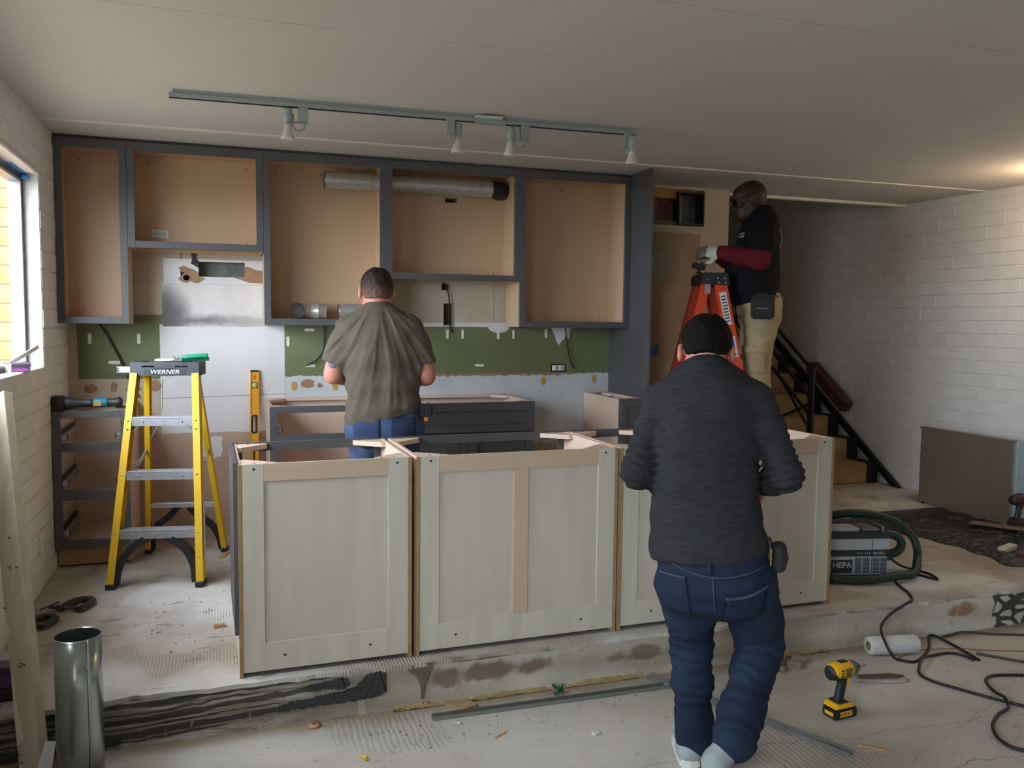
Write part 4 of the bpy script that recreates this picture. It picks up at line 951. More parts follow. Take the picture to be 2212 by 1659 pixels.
for x in (-.10, -.065): 
    for z in (.138, .147): MB().box(x, x+.028, .0005, .004, z, z+.0035).build('band_mark', M['paper'], bd)
for k in range(6): MB().box(-.19+(k % 3)*.012+(k//3)*.044, -.186+(k % 3)*.012+(k//3)*.044, .0005, .004, .139, .149).build('band_mark', M['paper'], bd)
Mi = Matrix.Rotation(-VR, 4, 'Z') @ Matrix.Translation((-3.445, -3.64, 0))
hm = mat('dark_green_hose', (30, 48, 38), .5)
def hose(pts, r, n=10):
    P = smoothpts(pts, n); L = 0; out = [P[0]]
    for p, q in zip(P, P[1:]):          # resample evenly so that the ribs stay regular
        L += (q-p).length
    N_ = int(L/.0045); acc = 0; i = 0; cum = [0]
    for p, q in zip(P, P[1:]): cum.append(cum[-1]+(q-p).length)
    Q = []
    for k in range(N_+1):
        s_ = L*k/N_
        while i < len(cum)-2 and cum[i+1] < s_: i += 1
        u = (s_-cum[i])/max(1e-6, cum[i+1]-cum[i]); Q.append(P[i].lerp(P[i+1], u))
    return MB().tube([Mi @ p for p in Q], r, 14, rs=[r*(1 if k % 2 else .92) for k in range(len(Q))])
hose([(3.02, 3.90, .10), (3.10, 3.93, .24), (3.22, 3.91, .30), (3.38, 3.87, .318), (3.50, 3.85, .308), (3.63, 3.81, .265), (3.71, 3.77, .19), (3.725, 3.74, .12), (3.68, 3.69, .06), (3.57, 3.60, .032), (3.42, 3.565, .039), (3.25, 3.585, .026), (3.08, 3.66, .026), (2.99, 3.78, .03), (3.0, 3.9, .05)], .0235).build('hose', hm, t)
hose([(3.44, 3.72, .232), (3.51, 3.70, .226), (3.56, 3.69, .19), (3.545, 3.68, .15), (3.50, 3.68, .128), (3.43, 3.70, .12)], .024).build('inlet_hose', hm, t)
# power cords
cable('extension_cord', [(3.425, 3.76, .15), (3.47, 3.775, .135), (3.56, 3.785, .08), (3.63, 3.765, .025), (3.69, 3.715, .008), (3.712, 3.63, .007), (3.675, 3.535, .007), (3.655, 3.57, .007), (3.635, 3.645, .007), (3.56, 3.665, .007), (3.48, 3.635, .007), (3.43, 3.59, .007), (3.395, 3.53, .0065), (3.365, 3.46, .0065), (3.34, 3.40, .0065), (3.28, 3.31, .007), (3.215, 3.272, .006), (3.09, 3.245, -.026), (2.985, 3.195, -.062), (2.935, 3.112, -.105), (2.955, 3.075, -.165), (2.99, 3.06, -.178), (3.034, 3.032, -.179), (3.12, 3.07, -.179), (3.24, 3.15, -.179), (3.36, 3.27, -.179), (3.39, 3.25, -.178), (3.37, 3.08, -.179), (3.345, 2.955, -.179)], .0065, 'black power cord running from the extractor over the step', n=8, cat='cord')
cable('extension_cord', [(3.322, 2.965, -.179), (3.318, 3.03, -.179), (3.27, 3.068, -.179), (3.17, 3.06, -.176), (3.09, 3.035, -.167), (3.05, 3.01, -.164), (2.955, 2.92, -.178), (2.945, 2.84, -.179), (2.975, 2.77, -.179), (3.042, 2.645, -.179), (3.095, 2.56, -.179), (3.15, 2.49, -.179), (3.3, 2.35, -.179)], .0065, 'black cord looping beside the white roller sleeve', n=8, cat='cord')
cable('extension_cord', [(3.75, 2.60, -.179), (3.48, 2.72, -.179), (3.36, 2.775, -.179), (3.25, 2.80, -.179), (3.175, 2.765, -.179), (3.115, 2.67, -.177), (3.08, 2.588, -.1645), (3.04, 2.535, -.176), (2.945, 2.50, -.179), (2.85, 2.44, -.179), (2.785, 2.365, -.179), (2.765, 2.30, -.179), (2.79, 2.25, -.179), (2.95, 2.1, -.179)], .0068, 'black cord curling across the front corner of the floor', n=8, cat='cord')
dc = mat('dusty_grey_cable', (64, 60, 56), .7)
cable('dusty_cable', [(3.425, 3.245, -.180), (3.48, 3.25, -.180), (3.577, 3.263, -.180), (3.70, 3.20, -.180), (3.95, 3.10, -.180)], .006, 'dusty grey cable lying along the foot of the step', dc, cat='cable')
cable('dusty_cable', [(3.405, 3.025, -.180), (3.45, 2.97, -.180), (3.532, 2.88, -.180), (3.7, 2.75, -.180)], .006, 'dusty grey cable crossing the rust-coloured floor patch', dc, cat='cable')
cable('thin_red_wire', [(3.0, 3.10, -.184), (3.06, 3.115, -.184), (3.12, 3.118, -.176), (3.19, 3.114, -.1695), (3.30, 3.088, -.1695), (3.37, 3.07, -.1695), (3.44, 3.06, -.180), (3.56, 3.02, -.184), (3.8, 2.93, -.184)], .002, 'thin red wire trailing over the floor by the cords', mat('red_wire', (140, 52, 38), .6), cat='wire')

# ------------------------------------------------------------------ cordless drills
def drill(loc, rz, label, body, accent, text, sc=1.):
    t = thing('cordless_drill', label, 'drill', loc, rz); t.scale = (sc,)*3; K = M['blackp']
    MB().lathe([(.018, -.062), (.030, -.055), (.035, -.035), (.036, .0), (.035, .035), (.031, .042)], (0, 0, .188), (1, 0, 0), 20).build('housing', body, t)
    MB().lathe([(.012, -.066), (.029, -.060), (.032, -.046), (.030, -.046)], (0, 0, .185), (1, 0, 0), 20).build('rear_bumper', K, t)
    MB().prism([(-.062, .180), (-.035, .150), (-.012, .150), (-.02, .165), (-.05, .192)], 'y', -.030, .030).build('rear_grip', K, t, .006, 2)
    MB().lathe([(.031, .040), (.034, .046), (.030, .066), (.026, .07)], (0, 0, .188), (1, 0, 0), 20).build('gear_collar', mat('grey_collar', (92, 92, 92), .45, .3), t)
    MB().lathe([(.020, .068), (.017, .086), (.010, .09)], (0, 0, .188), (1, 0, 0), 16).build('chuck', K, t)
    MB().tube([(.085, 0, .188), (.135, 0, .188)], .0038, 8).build('bit', M['steel'], t)
    MB().box(-.016, .024, -.012, .012, .2215, .2262).build('top_plate', K, t, .002)
    for k in range(4): MB().box(-.03, -.016, -.0366, -.03, .168+k*.010, .172+k*.010).build('vent_slot', K, t)
    MB().box(-.008, .024, -.0368, -.03, .168, .205).build('spec_plate', mat(accent+'_spec_print' if isinstance(accent, str) else 'spec_print', (120, 92, 26), .6, var=.5, vs=300) if text else mat('dark_spec', (40, 20, 20), .5), t)
    hs_ = [(.010, .155), (.004, .12), (-.004, .085), (-.012, .052)]
    hm_ = MB(); V = []; F = []
    for (cx, z) in hs_:
        V += [(cx+.022*math.cos(2*PI*k/14)*(1.0), .0165*math.sin(2*PI*k/14), z) for k in range(14)]
    for j in range(3):
        for k in range(14): F.append((j*14+k, j*14+(k+1) % 14, (j+1)*14+(k+1) % 14, (j+1)*14+k))
    hm_.add(V, F, True).build('handle', K, t)
    MB().prism([(.024, .158), (.050, .156), (.044, .140), (.038, .122), (.026, .124)], 'y', -.009, .009).build('trigger', body, t, .003)
    MB().prism([(-.055, .040), (.052, .040), (.046, .052), (.02, .062), (-.04, .062), (-.052, .056)], 'y', -.036, .036).build('battery_foot', body, t, .005, 2)
    MB().prism([(-.038, .050), (.030, .050), (.018, .068), (-.034, .068)], 'y', -.030, .030).build('foot_top', K, t, .004)
    bt = MB().box(-.058, .060, -.038, .038, 0, .042).build('battery', K, t, .006, 2)
    if text:
        lb = MB().box(-.036, .030, -.0392, -.037, .012, .033).build('label', body, bt)
        text_mesh(text, .0175, .0003, M['ink'], lb, 'lettering', face_M((-.003, -.0394, .0225), (1, 0, 0), (0, 0, 1)), sx=1.0)
        MB().box(-.0592, -.057, -.024, .020, .014, .028).build('end_label', body, bt)
    else:
        MB().box(.0, .028, -.0368, -.034, .196, .201).build('brand_strip', M['paper'], t)
    return t
drill((2.335, 2.705, ZF), math.atan2(.10, .98), 'yellow and black cordless drill standing on its battery', mat('drill_yellow', (232, 172, 20), .45), 'a', 'DeWALT', 1.0)
drill((5.07, 4.30, .0), .1, 'dark red cordless drill standing on debris by the right wall', mat('dark_red_plastic', (78, 18, 20), .45), 'b', None, 1.05).location = (5.10, 4.26, .02)

# ------------------------------------------------------------------ orange step ladder by the pier
LO = math.atan2(-.34, -.94)+PI      # local -y axis is the climbing side
F_ = Vector((-.94, .34, 0)).normalized(); R_ = Vector((F_.y, -F_.x, 0))
t = thing('orange_step_ladder', 'tall orange fibreglass step ladder under the man at the vent hole', 'ladder', (3.5, 5.1, 0)); t.rotation_euler = (0, 0, math.atan2(-F_.x, F_.y))
# local: x = across (near side negative), y = rear side, treads on the -y side
def oy_f(z): return .252-.38*(1.66-z)/1.0*.52          # front rail centre line
def oy_r(z): return .347+.24*(1.66-z)/1.0*.93
for s in (-1, 1):
    fb, ft, rb, rt_ = .30, .165, .27, .15
    r_ = channel(MB(), (s*fb, oy_f(.012), .012), (s*ft, oy_f(1.66), 1.66), .028, .078, s).build('front_rail', M['orange'], t)
    q_ = channel(MB(), (s*rb, oy_r(.012), .012), (s*rt_, oy_r(1.66), 1.66), .024, .056, s).build('rear_rail', M['orange'], t)
    for (b0, yy) in ((fb, oy_f(0)), (rb, oy_r(0))): MB().box(s*b0-.02, s*b0+.02, yy-.05, yy+.05, 0, .03).build('foot', M['blackp'], t, .004)
    MB().box(s*.176-.002, s*.176+.002, .32, .36, 1.59, 1.655).build('hinge_plate', M['steel'], q_)
    MB().bar((s*.20, oy_f(.95), .95), (s*.20, oy_r(.93), .93), .006, .022).build('spreader', M['alu2'], t)
    if s < 0:
        def lbl(z0, z1, m, dx, w): return MB().bar((s*(fb+(ft-fb)*z0/1.66)-.0150-dx, oy_f(z0), z0), (s*(fb+(ft-fb)*z1/1.66)-.0150-dx, oy_f(z1), z1), w, .0012, (1, 0, 0))
        lb = lbl(1.38, 1.60, M['paper'], 0, .048).build('warning_label', M['paper'], r_)
        for k in range(9): lbl(1.40+k*.021, 1.408+k*.021, M['ink'], .0008, .034).build('print_line', M['ink'], lb)
        lb = lbl(1.16, 1.30, M['paper'], 0, .052).build('size_label', M['paper'], r_)
        lbl(1.21, 1.285, M['paper'], .0008, .03).build('blue_print', mat('label_blue', (44, 76, 168), .6), lb)
        lbl(1.17, 1.185, M['paper'], .0008, .03).build('bar_code', M['ink'], lb)
        lbl(1.335, 1.343, M['paper'], .0008, .05).build('maker_plate', M['steel'], r_)
for z in (.28, .58, .88, 1.18, 1.45):
    x = .30+(.165-.30)*z/1.66-.012
    MB().box(-x, x, oy_f(z)-.04, oy_f(z)+.04, z-.022, z+.004).build('tread', M['alu2'], t, .002)
for z in (.35, .75, 1.15): 
    x = .27+(.15-.27)*z/1.66-.01; MB().box(-x, x, oy_r(z)-.012, oy_r(z)+.012, z-.012, z+.012).build('rear_bar', M['alu2'], t)
cp_ = MB().prism([(.190, 1.645), (.205, 1.725), (.225, 1.732), (.365, 1.732), (.385, 1.715), (.385, 1.655)], 'x', -.195, .19).build('top_cap', M['blackp'], t, .006, 2)
for (y, z) in ((.345, 1.685), (.275, 1.695), (.228, 1.695), (.268, 1.662), (.222, 1.662)):
    MB().lathe([(.007, 0), (.006, .003), (0, .004)], (-.195, y, z), (-1, 0, 0), 10).build('rivet', M['steel'], cp_)
# laser unit on top of the orange ladder
t = thing('laser_level', 'small black laser unit on a swivel on top of the orange ladder', 'laser level', (3.5, 5.1, 1.732)); t.rotation_euler = (0, 0, math.atan2(-F_.x, F_.y))
MB().lathe([(.022, 0), (.022, .01), (.008, .014), (.008, .034), (.012, .036)], (-.02, .372, 0), (0, 0, 1), 14).build('swivel', M['blackp'], t)
MB().box(-.05, .02, -.042, .042, -.016, .016, Matrix.Translation((-.0, .372, .05)) @ Matrix.Rotation(.28, 4, 'X')).build('body', M['blackp'], t, .004)

# ------------------------------------------------------------------ bits lying on the floors
t = thing('roller_sleeve', 'white paint-roller sleeve on the floor against the step', 'roller sleeve', (3.02, 3.155, ZF), math.atan2(-.046, .243))
wn = mat('white_nap', (206, 206, 200), .9, var=.08, vs=30, bump=.5, bs=160)
MB().lathe([(.022, -.125), (.040, -.125), (.044, -.115), (.045, 0), (.044, .115), (.040, .125), (.022, .125)], (0, 0, .045), (1, 0, 0), 24, False).build('nap', wn, t)
MB().lathe([(.0225, -.1245), (.0225, .1245)], (0, 0, .045), (1, 0, 0), 20, False).build('core', M['cardboard'], t)
t = thing('dusty_insole', 'dusty grey shoe insole lying on the floor behind the yellow drill', 'insole', (2.745, 2.93, ZF), -.28)
MB().prism([(-.12, -.03), (-.05, -.035), (.04, -.042), (.10, -.036), (.125, -.01), (.12, .015), (.08, .035), (0, .028), (-.08, .026), (-.12, .02)], 'z', 0, .012).build('sole', mat('grey_felt', (156, 150, 146), .9, var=.2, vs=15), t, .003)
MB().prism([(-.10, -.01), (0, -.02), (.08, -.012), (.11, .005), (.06, .026), (-.02, .02), (-.10, .015)], 'z', .012, .02).build('worn_lining', mat('brown_lining', (88, 66, 58), .9), t, .002)
def stick(name, a, b, w, h, label, cat, m=None):
    a, b = Vector(a), Vector(b); c = (a+b)/2; c.z = min(a.z, b.z)-h/2
    o = MB(c).bar(a, b, w, h).build(name, m or M['steel'], None, .0008); return tag(o, label, cat)
gz = mat('dull_zinc', (150, 150, 146), .45, .7, var=.1, vs=10)
def chan(name, a, b, label):
    a, b = Vector(a), Vector(b); t = thing(name, label, 'metal channel', (a+b)/2, 0); t.location.z = ZF; O = t.location
    d = (b-a).normalized(); s = d.cross(Vector((0, 0, 1)))
    MB(O).bar(a+Vector((0, 0, .0015)), b+Vector((0, 0, .0015)), .034, .003).build('web', gz, t)
    for k in (-1, 1): MB(O).bar(a+s*k*.017+Vector((0, 0, .008)), b+s*k*.017+Vector((0, 0, .008)), .002, .016).build('flange', gz, t)
chan('metal_channel', (.762, 3.165, ZF), (1.80, 3.15, ZF), 'long metal channel lying along the foot of the step')
chan('metal_channel', (1.768, 3.262, ZF), (2.155, 2.425, ZF), 'metal channel running under the man in the charcoal sweater')
tag(MB((.90, 3.24, ZF)).prism([(.835, 3.265), (.893, 3.185), (.962, 3.215), (.935, 3.272), (.89, 3.268)], 'z', ZF, ZF+.014).build('particle_board_scrap', M['cardboard'], None, .001), 'square brown board scrap beside the long metal channel', 'board scrap')
t = thing('green_string', 'crumpled bit of dark green string at the foot of the step', 'string', (1.325, 3.225, ZF)); R = random.Random(11)
MB().tube(smoothpts([(R.uniform(-.022, .022), R.uniform(-.02, .02), R.uniform(.006, .038)) for _ in range(16)], 5), .004, 6).build('strand', mat('green_twine', (18, 78, 58), .7), t)
def scrap(name, loc, sz, rz, label, cat, m=None):
    o = MB().box(-sz[0]/2, sz[0]/2, -sz[1]/2, sz[1]/2, 0, sz[2]).build(name, m or M['scrapwood'], None, .0008); o.location = loc; o.rotation_euler = (0, 0, rz); return tag(o, label, cat)
scrap('wood_offcut', (-.012, 5.157, 0), (.03, .12, .008), -.35, 'flat orange-brown offcut behind the yellow ladder', 'offcut')
scrap('wood_offcut', (-.035, 3.94, 0), (.05, .022, .016), .2, 'small block of wood on the pale floor beside the island', 'offcut')
scrap('pale_chip', (2.86, 2.90, ZF), (.035, .022, .008), .3, 'small pale chip beside the dusty insole', 'chip', M['paper'])
scrap('thin_shim', (2.27, 2.45, ZF), (.10, .014, .005), -.75, 'thin pale shim lying in front of the yellow drill', 'shim', M['scrapwood'])
scrap('brown_sliver', (.98, 2.96, ZF), (.07, .006, .004), .55, 'thin brown wood sliver on the lower floor', 'sliver')
scrap('white_chip', (.85, 3.10, ZF), (.022, .012, .006), -.5, 'white plaster chip in front of the long metal channel', 'chip', M['paper'])
scrap('white_chip', (1.33, 2.86, ZF), (.03, .02, .008), .4, 'white plaster chip in the middle of the lower floor', 'chip', M['paper'])
t = thing('wall_anchor', 'small yellow plastic wall anchor on the lower floor', 'wall anchor', (.455, 2.945, ZF), -1.0)
MB().lathe([(.003, -.016), (.005, 0), (.006, .012), (.008, .014), (.008, .018)], (0, 0, .008), (1, 0, 0), 10).build('sleeve', mat('anchor_yellow', (222, 190, 60), .5), t)
t = thing('wood_plug', 'round wooden disc at the foot of the stained step', 'wood disc', (.31, 3.245, ZF))
MB().lathe([(.0, 0), (.024, 0), (.024, .012), (0, .012)], (0, 0, 0), (0, 0, 1), 18).build('disc', M['scrapwood'], t)
MB().lathe([(.006, .012), (.006, .0125)], (0, 0, 0), (0, 0, 1), 10).build('centre_hole', M['screw'], t)
# broken hole in the lower floor against the step
for k in range(7):
    a = k*.9; rr = R.uniform(.018, .04); c = (2.41+.11*math.cos(a), 3.205+.065*math.sin(a), ZF)
    P = [(rr*math.cos(b)*R.uniform(.6, 1.1), rr*math.sin(b)*R.uniform(.6, 1.1)) for b in [2*PI*i/7 for i in range(7)]]
    o = MB().prism(P, 'z', 0, R.uniform(.012, .03)).build('concrete_chunk', mat('chunk', (146, 134, 116), .9, var=.2, vs=20) if k == 0 else bpy.data.materials['chunk'], None, .004); o.location = c
    tag(o, 'broken concrete chunk around the hole at the foot of the step', 'concrete chunk', 'concrete chunks around the floor hole')
# dark plastic sheet by the right wall with scraps on it
def tarp():
    P0 = [(4.10, 5.02), (5.12, 4.86), (5.16, 4.30), (5.05, 3.95), (4.46, 3.50), (4.24, 3.85), (4.22, 4.10), (4.30, 4.36), (4.50, 4.75), (4.12, 4.93)]
    nx, ny = 70, 80; V = []; F = []; R = random.Random(2)
    ph = [(R.uniform(4, 26), R.uniform(4, 26), R.uniform(0, 6), R.uniform(.3, 1)) for _ in range(16)]
    for j in range(ny+1):
        for i in range(nx+1):
            u, v = i/nx, j/ny; y = 3.5+1.5*v
            xl = 4.25+.10*math.sin(v*5)+(0 if v < .6 else .35*(v-.6))-(.35 if v < .08 else 0)*(1-v/.08)*-1
            xr = 5.16 if v > .45 else 5.16-.35*(.45-v)
            x = xl+(xr-xl)*u+.015*math.sin(v*40)
            z = sum(a*(1-abs(math.sin(x*p+y*q+f))) for p, q, f, a in ph)/16
            e = min(1, min(u, 1-u, v, 1-v)*9)
            V.append((x, y, .003+e*(.006+.17*z*z)))
    for j in range(ny):
        for i in range(nx): F.append((j*(nx+1)+i, j*(nx+1)+i+1, (j+1)*(nx+1)+i+1, (j+1)*(nx+1)+i))
    o = MB().add(V, F, True).build('plastic_sheet', mat('grey_plastic_film', (46, 42, 40), .28, var=.35, vs=7, c2=(28, 27, 28), bump=.8, bs=26, bd=.03)); o.location = (0, 0, 0)
    md = o.modifiers.new('t', 'SOLIDIFY'); md.thickness = .0015; md.offset = -1
    return tag(o, 'crumpled dark plastic sheet spread on the raised floor', 'plastic sheet')
tarp()
scrap('wood_offcut', (4.535, 3.845, .018), (.16, .05, .03), .35, 'pale square-cut offcut on the edge of the dark plastic sheet', 'offcut', M['ply'])
scrap('wood_offcut', (4.60, 3.755, .018), (.3, .07, .028), .45, 'dark plank offcut at the corner of the dark plastic sheet', 'offcut', mat('dark_offcut', (82, 52, 40), .7))
scrap('cardboard_strip', (4.95, 4.22, .045), (.42, .10, .006), -1.0, 'brown cardboard strip lying on the dark plastic sheet', 'cardboard', mat('brown_card', (118, 100, 80), .85))
cable('coiled_cable', [(4.86, 4.06, .035), (4.80, 4.03, .05), (4.77, 3.96, .05), (4.81, 3.90, .045), (4.89, 3.93, .05), (4.87, 4.03, .058), (4.80, 4.00, .064), (4.80, 3.93, .058), (4.90, 3.88, .04)], .006, 'black cable coiled on the corner of the plastic sheet')

# crumbs of plaster and wood nobody could count
R = random.Random(41); db = MB()
for k in range(230):
    if k < 120: x, y, z = R.uniform(-.45, .25), R.uniform(5.0, 5.65), 0
    elif k < 170: x, y, z = R.uniform(-.40, .0), R.uniform(3.6, 4.5), 0
    else: x, y, z = R.uniform(.4, 1.7), YS-.16-abs(R.gauss(0, .10)), ZF
    s_ = R.uniform(.003, .009); a = R.uniform(0, 3); c_, q_ = math.cos(a)*s_, math.sin(a)*s_*R.uniform(.4, 1)
    db.add([(x-c_, y-q_, z), (x+q_, y-c_, z), (x+c_, y+q_, z), (x-q_, y+c_, z), (x, y, z+s_*R.uniform(.5, 1))], [(0, 1, 4), (1, 2, 4), (2, 3, 4), (3, 0, 4), (3, 2, 1, 0)])
o = db.build('floor_debris', mat('plaster_crumbs', (176, 160, 142), .9, var=.4, vs=3, c2=(120, 104, 88))); o['kind'] = 'stuff'; tag(o, 'plaster crumbs and wood bits scattered on the concrete floors', 'debris')
# ------------------------------------------------------------------ people: smooth implicit surfaces meshed on a grid
from mathutils.bvhtree import BVHTree
def vnoise(P, f, seed):
    """value noise at points P (N,3), frequency vector f"""
    rg = np.random.RandomState(seed); T = rg.rand(24, 24, 24).astype(np.float32)
    Q = P*np.array(f, np.float32)+100; i = np.floor(Q).astype(np.int64); t = Q-i; t = t*t*(3-2*t); out = 0
    for dx in (0, 1):
        for dy in (0, 1):
            for dz in (0, 1):
                w = (t[:, 0] if dx else 1-t[:, 0])*(t[:, 1] if dy else 1-t[:, 1])*(t[:, 2] if dz else 1-t[:, 2])
                out = out+w*T[(i[:, 0]+dx) % 24, (i[:, 1]+dy) % 24, (i[:, 2]+dz) % 24]
    return out
class SDF:
    def __init__(s, lo, hi, h):
        s.lo = np.array(lo, np.float32); s.h = h; s.n = np.ceil((np.array(hi)-s.lo)/h).astype(int)+1
        s.A = np.full(s.n, .06, np.float32)
    def block(s, lo, hi):
        a = np.clip(np.floor((np.array(lo)-s.lo)/s.h).astype(int), 0, s.n-1); b = np.clip(np.ceil((np.array(hi)-s.lo)/s.h).astype(int)+1, 1, s.n)
        sl = tuple(slice(p, q) for p, q in zip(a, b))
        X = [(s.lo[k]+s.h*np.arange(a[k], b[k], dtype=np.float32)).reshape([-1 if j == k else 1 for j in range(3)]) for k in range(3)]
        return sl, X
    def put(s, sl, d, k, sub=False):
        A = s.A[sl]
        if sub:      # smooth subtraction
            d = -d; h = np.clip(.5-.5*(d-A)/k, 0, 1) if k else 0
            s.A[sl] = np.maximum(A, d) if not k else (d*(1-h)+A*h)+k*h*(1-h)
        elif k:
            h = np.clip(.5+.5*(A-d)/k, 0, 1); s.A[sl] = A*(1-h)+d*h-k*h*(1-h)
        else: s.A[sl] = np.minimum(A, d)
    def cone(s, a, b, ra, rb, k=.02, sub=False):
        a, b = np.array(a, np.float32), np.array(b, np.float32); m = max(ra, rb)+.035+k
        sl, (X, Y, Z) = s.block(np.minimum(a, b)-m, np.maximum(a, b)+m); ab = b-a; L = float(ab@ab)+1e-9
        t = np.clip(((X-a[0])*ab[0]+(Y-a[1])*ab[1]+(Z-a[2])*ab[2])/L, 0, 1)
        d = np.sqrt((X-a[0]-t*ab[0])**2+(Y-a[1]-t*ab[1])**2+(Z-a[2]-t*ab[2])**2)-(ra+(rb-ra)*t)
        s.put(sl, d, k, sub); return s
    def chain(s, pts, k=.02):
        for (a, ra), (b, rb) in zip(pts, pts[1:]): s.cone(a, b, ra, rb, k)
        return s
    def ell(s, c, r, R=None, k=.02, sub=False):
        """ellipsoid; R rows are its axes"""
        c = np.array(c, np.float32); R = np.eye(3) if R is None else np.array(R); m = max(r)+.035+k
        sl, (X, Y, Z) = s.block(c-m, c+m); X, Y, Z = X-c[0], Y-c[1], Z-c[2]
        q = [(X*R[i][0]+Y*R[i][1]+Z*R[i][2])/r[i] for i in range(3)]
        e = np.sqrt(q[0]**2+q[1]**2+q[2]**2); g = np.sqrt((q[0]/r[0])**2+(q[1]/r[1])**2+(q[2]/r[2])**2)+1e-6
        s.put(sl, e*(e-1)/g, k, sub); return s
    def loft(s, st, k=.02, X_=(1, 0, 0)):
        """elliptic tube through stations (centre, half width, half depth)"""
        Lx = np.array(X_, np.float32)
        for (a, wa, da), (b, wb, db) in zip(st, st[1:]):
            a, b = np.array(a, np.float32), np.array(b, np.float32); ab = b-a; L = float(np.linalg.norm(ab)); u = ab/L
            lx = Lx-u*(Lx@u); lx /= np.linalg.norm(lx); ly = np.cross(u, lx); m = max(wa, wb, da, db)+.035+k
            sl, (X, Y, Z) = s.block(np.minimum(a, b)-m, np.maximum(a, b)+m); X, Y, Z = X-a[0], Y-a[1], Z-a[2]
            t = (X*u[0]+Y*u[1]+Z*u[2]); tc = np.clip(t/L, 0, 1); w = wa+(wb-wa)*tc; dd = da+(db-da)*tc
            hx = t-tc*L; p = X*lx[0]+Y*lx[1]+Z*lx[2]; q = X*ly[0]+Y*ly[1]+Z*ly[2]; mn = np.minimum(w, dd)
            e = np.sqrt((p/w)**2+(q/dd)**2+(hx/(mn*.75))**2); g = np.sqrt((p/w**2)**2+(q/dd**2)**2+(hx/(mn*.75)**2)**2)+1e-6
            s.put(sl, e*(e-1)/g, k)
        return s
    def cutplane(s, p, n):
        """keep the side the normal points away from"""
        n = np.array(n, np.float32); n /= np.linalg.norm(n); sl, (X, Y, Z) = s.block(s.lo, s.lo+s.h*s.n)
        s.A = np.maximum(s.A, (X-p[0])*n[0]+(Y-p[1])*n[1]+(Z-p[2])*n[2]); return s
    def disp(s, fn, band=.035):
        i = np.nonzero(np.abs(s.A) < band); P = s.lo+s.h*np.stack(i, 1).astype(np.float32)
        s.A[i] += fn(P).astype(np.float32); return s
    def net(s):
        A = s.A; I = A < 0; nx, ny, nz = A.shape
        cnt = np.zeros((nx-1, ny-1, nz-1), np.int8)
        for dx in (0, 1):
            for dy in (0, 1):
                for dz in (0, 1): cnt += I[dx:nx-1+dx, dy:ny-1+dy, dz:nz-1+dz]
        act = (cnt > 0) & (cnt < 8); ci = np.argwhere(act); idx = np.full(act.shape, -1, np.int64); idx[act] = np.arange(len(ci))
        corners = [(a, b, c) for a in (0, 1) for b in (0, 1) for c in (0, 1)]
        val = {c: A[ci[:, 0]+c[0], ci[:, 1]+c[1], ci[:, 2]+c[2]] for c in corners}
        acc = np.zeros((len(ci), 3)); n = np.zeros(len(ci))
        for c in corners:
            for ax in range(3):
                if c[ax]: continue
                e = list(c); e[ax] = 1; va, vb = val[c], val[tuple(e)]; m = (va < 0) != (vb < 0)
                t = np.where(m, va/np.where(m, va-vb, 1), 0)
                for k in range(3): acc[:, k] += np.where(m, c[k]+(t if k == ax else 0), 0)
                n += m
        V = s.lo+s.h*(ci+acc/n[:, None]); F = []
        for ax in range(3):
            o1, o2 = [(1, 2), (2, 0), (0, 1)][ax]
            a = [slice(None)]*3; b = [slice(None)]*3; a[ax] = slice(0, -1); b[ax] = slice(1, None)
            for q in (a, b): q[o1] = slice(1, -1); q[o2] = slice(1, -1)
            ia, ib = I[tuple(a)], I[tuple(b)]; e = np.argwhere(ia != ib); flip = ia[tuple(e.T)]
            off = np.zeros((4, 3), int)
            for j, (p, q) in enumerate(((0, 0), (1, 0), (1, 1), (0, 1))): off[j, o1] = p; off[j, o2] = q
            Q = np.stack([idx[tuple((e+off[j]).T)] for j in range(4)], 1)
            Q = np.where(flip[:, None], Q, Q[:, ::-1]); F.append(Q)
        F = np.concatenate(F); F = F[(F >= 0).all(1)]
        # two rounds of gentle smoothing
        E = np.concatenate([F[:, [0, 1]], F[:, [1, 2]], F[:, [2, 3]], F[:, [3, 0]]])
        for lam in (.45, .35):
            sm_ = np.zeros_like(V); c = np.zeros(len(V))
            for k in range(3): sm_[:, k] = np.bincount(E[:, 0], V[E[:, 1], k], len(V))+np.bincount(E[:, 1], V[E[:, 0], k], len(V))
            c = np.bincount(E[:, 0], minlength=len(V))+np.bincount(E[:, 1], minlength=len(V))
            V = V+lam*(sm_/np.maximum(c, 1)[:, None]-V)
        return V, F
    def build(s, name, m, parent):
        V, F = s.net(); me = bpy.data.meshes.new(name)
        me.from_pydata(V.tolist(), [], F.tolist()); me.polygons.foreach_set('use_smooth', [True]*len(me.polygons)); me.update()
        o = link(name, me, m, parent); return o
def surf_patch(target, name, m, parent, f, nu, nv, th=.002, direction=(0, 1, 0), dist=.6):
    """thin patch laid on another part: f(u,v) gives start points, rays run along direction"""
    me = target.data; T = BVHTree.FromPolygons([v.co for v in me.vertices], [p.vertices for p in me.polygons]); d = Vector(direction).normalized(); V = []; ok = []
    for j in range(nv+1):
        for i in range(nu+1):
            p = Vector(f(i/nu, j/nv)); h = T.ray_cast(p, d, dist); ok.append(h[0] is not None); V.append(h[0]+h[1]*th if h[0] is not None else p)
    W = nu+1; F = [(j*W+i, j*W+i+1, (j+1)*W+i+1, (j+1)*W+i) for j in range(nv) for i in range(nu) if ok[j*W+i] and ok[j*W+i+1] and ok[(j+1)*W+i+1] and ok[(j+1)*W+i]]
    mb = MB(); mb.add(V, F, True); o = mb.build(name, m, parent); md = o.modifiers.new('t', 'SOLIDIFY'); md.thickness = th*1.5; md.offset = 0
    return o
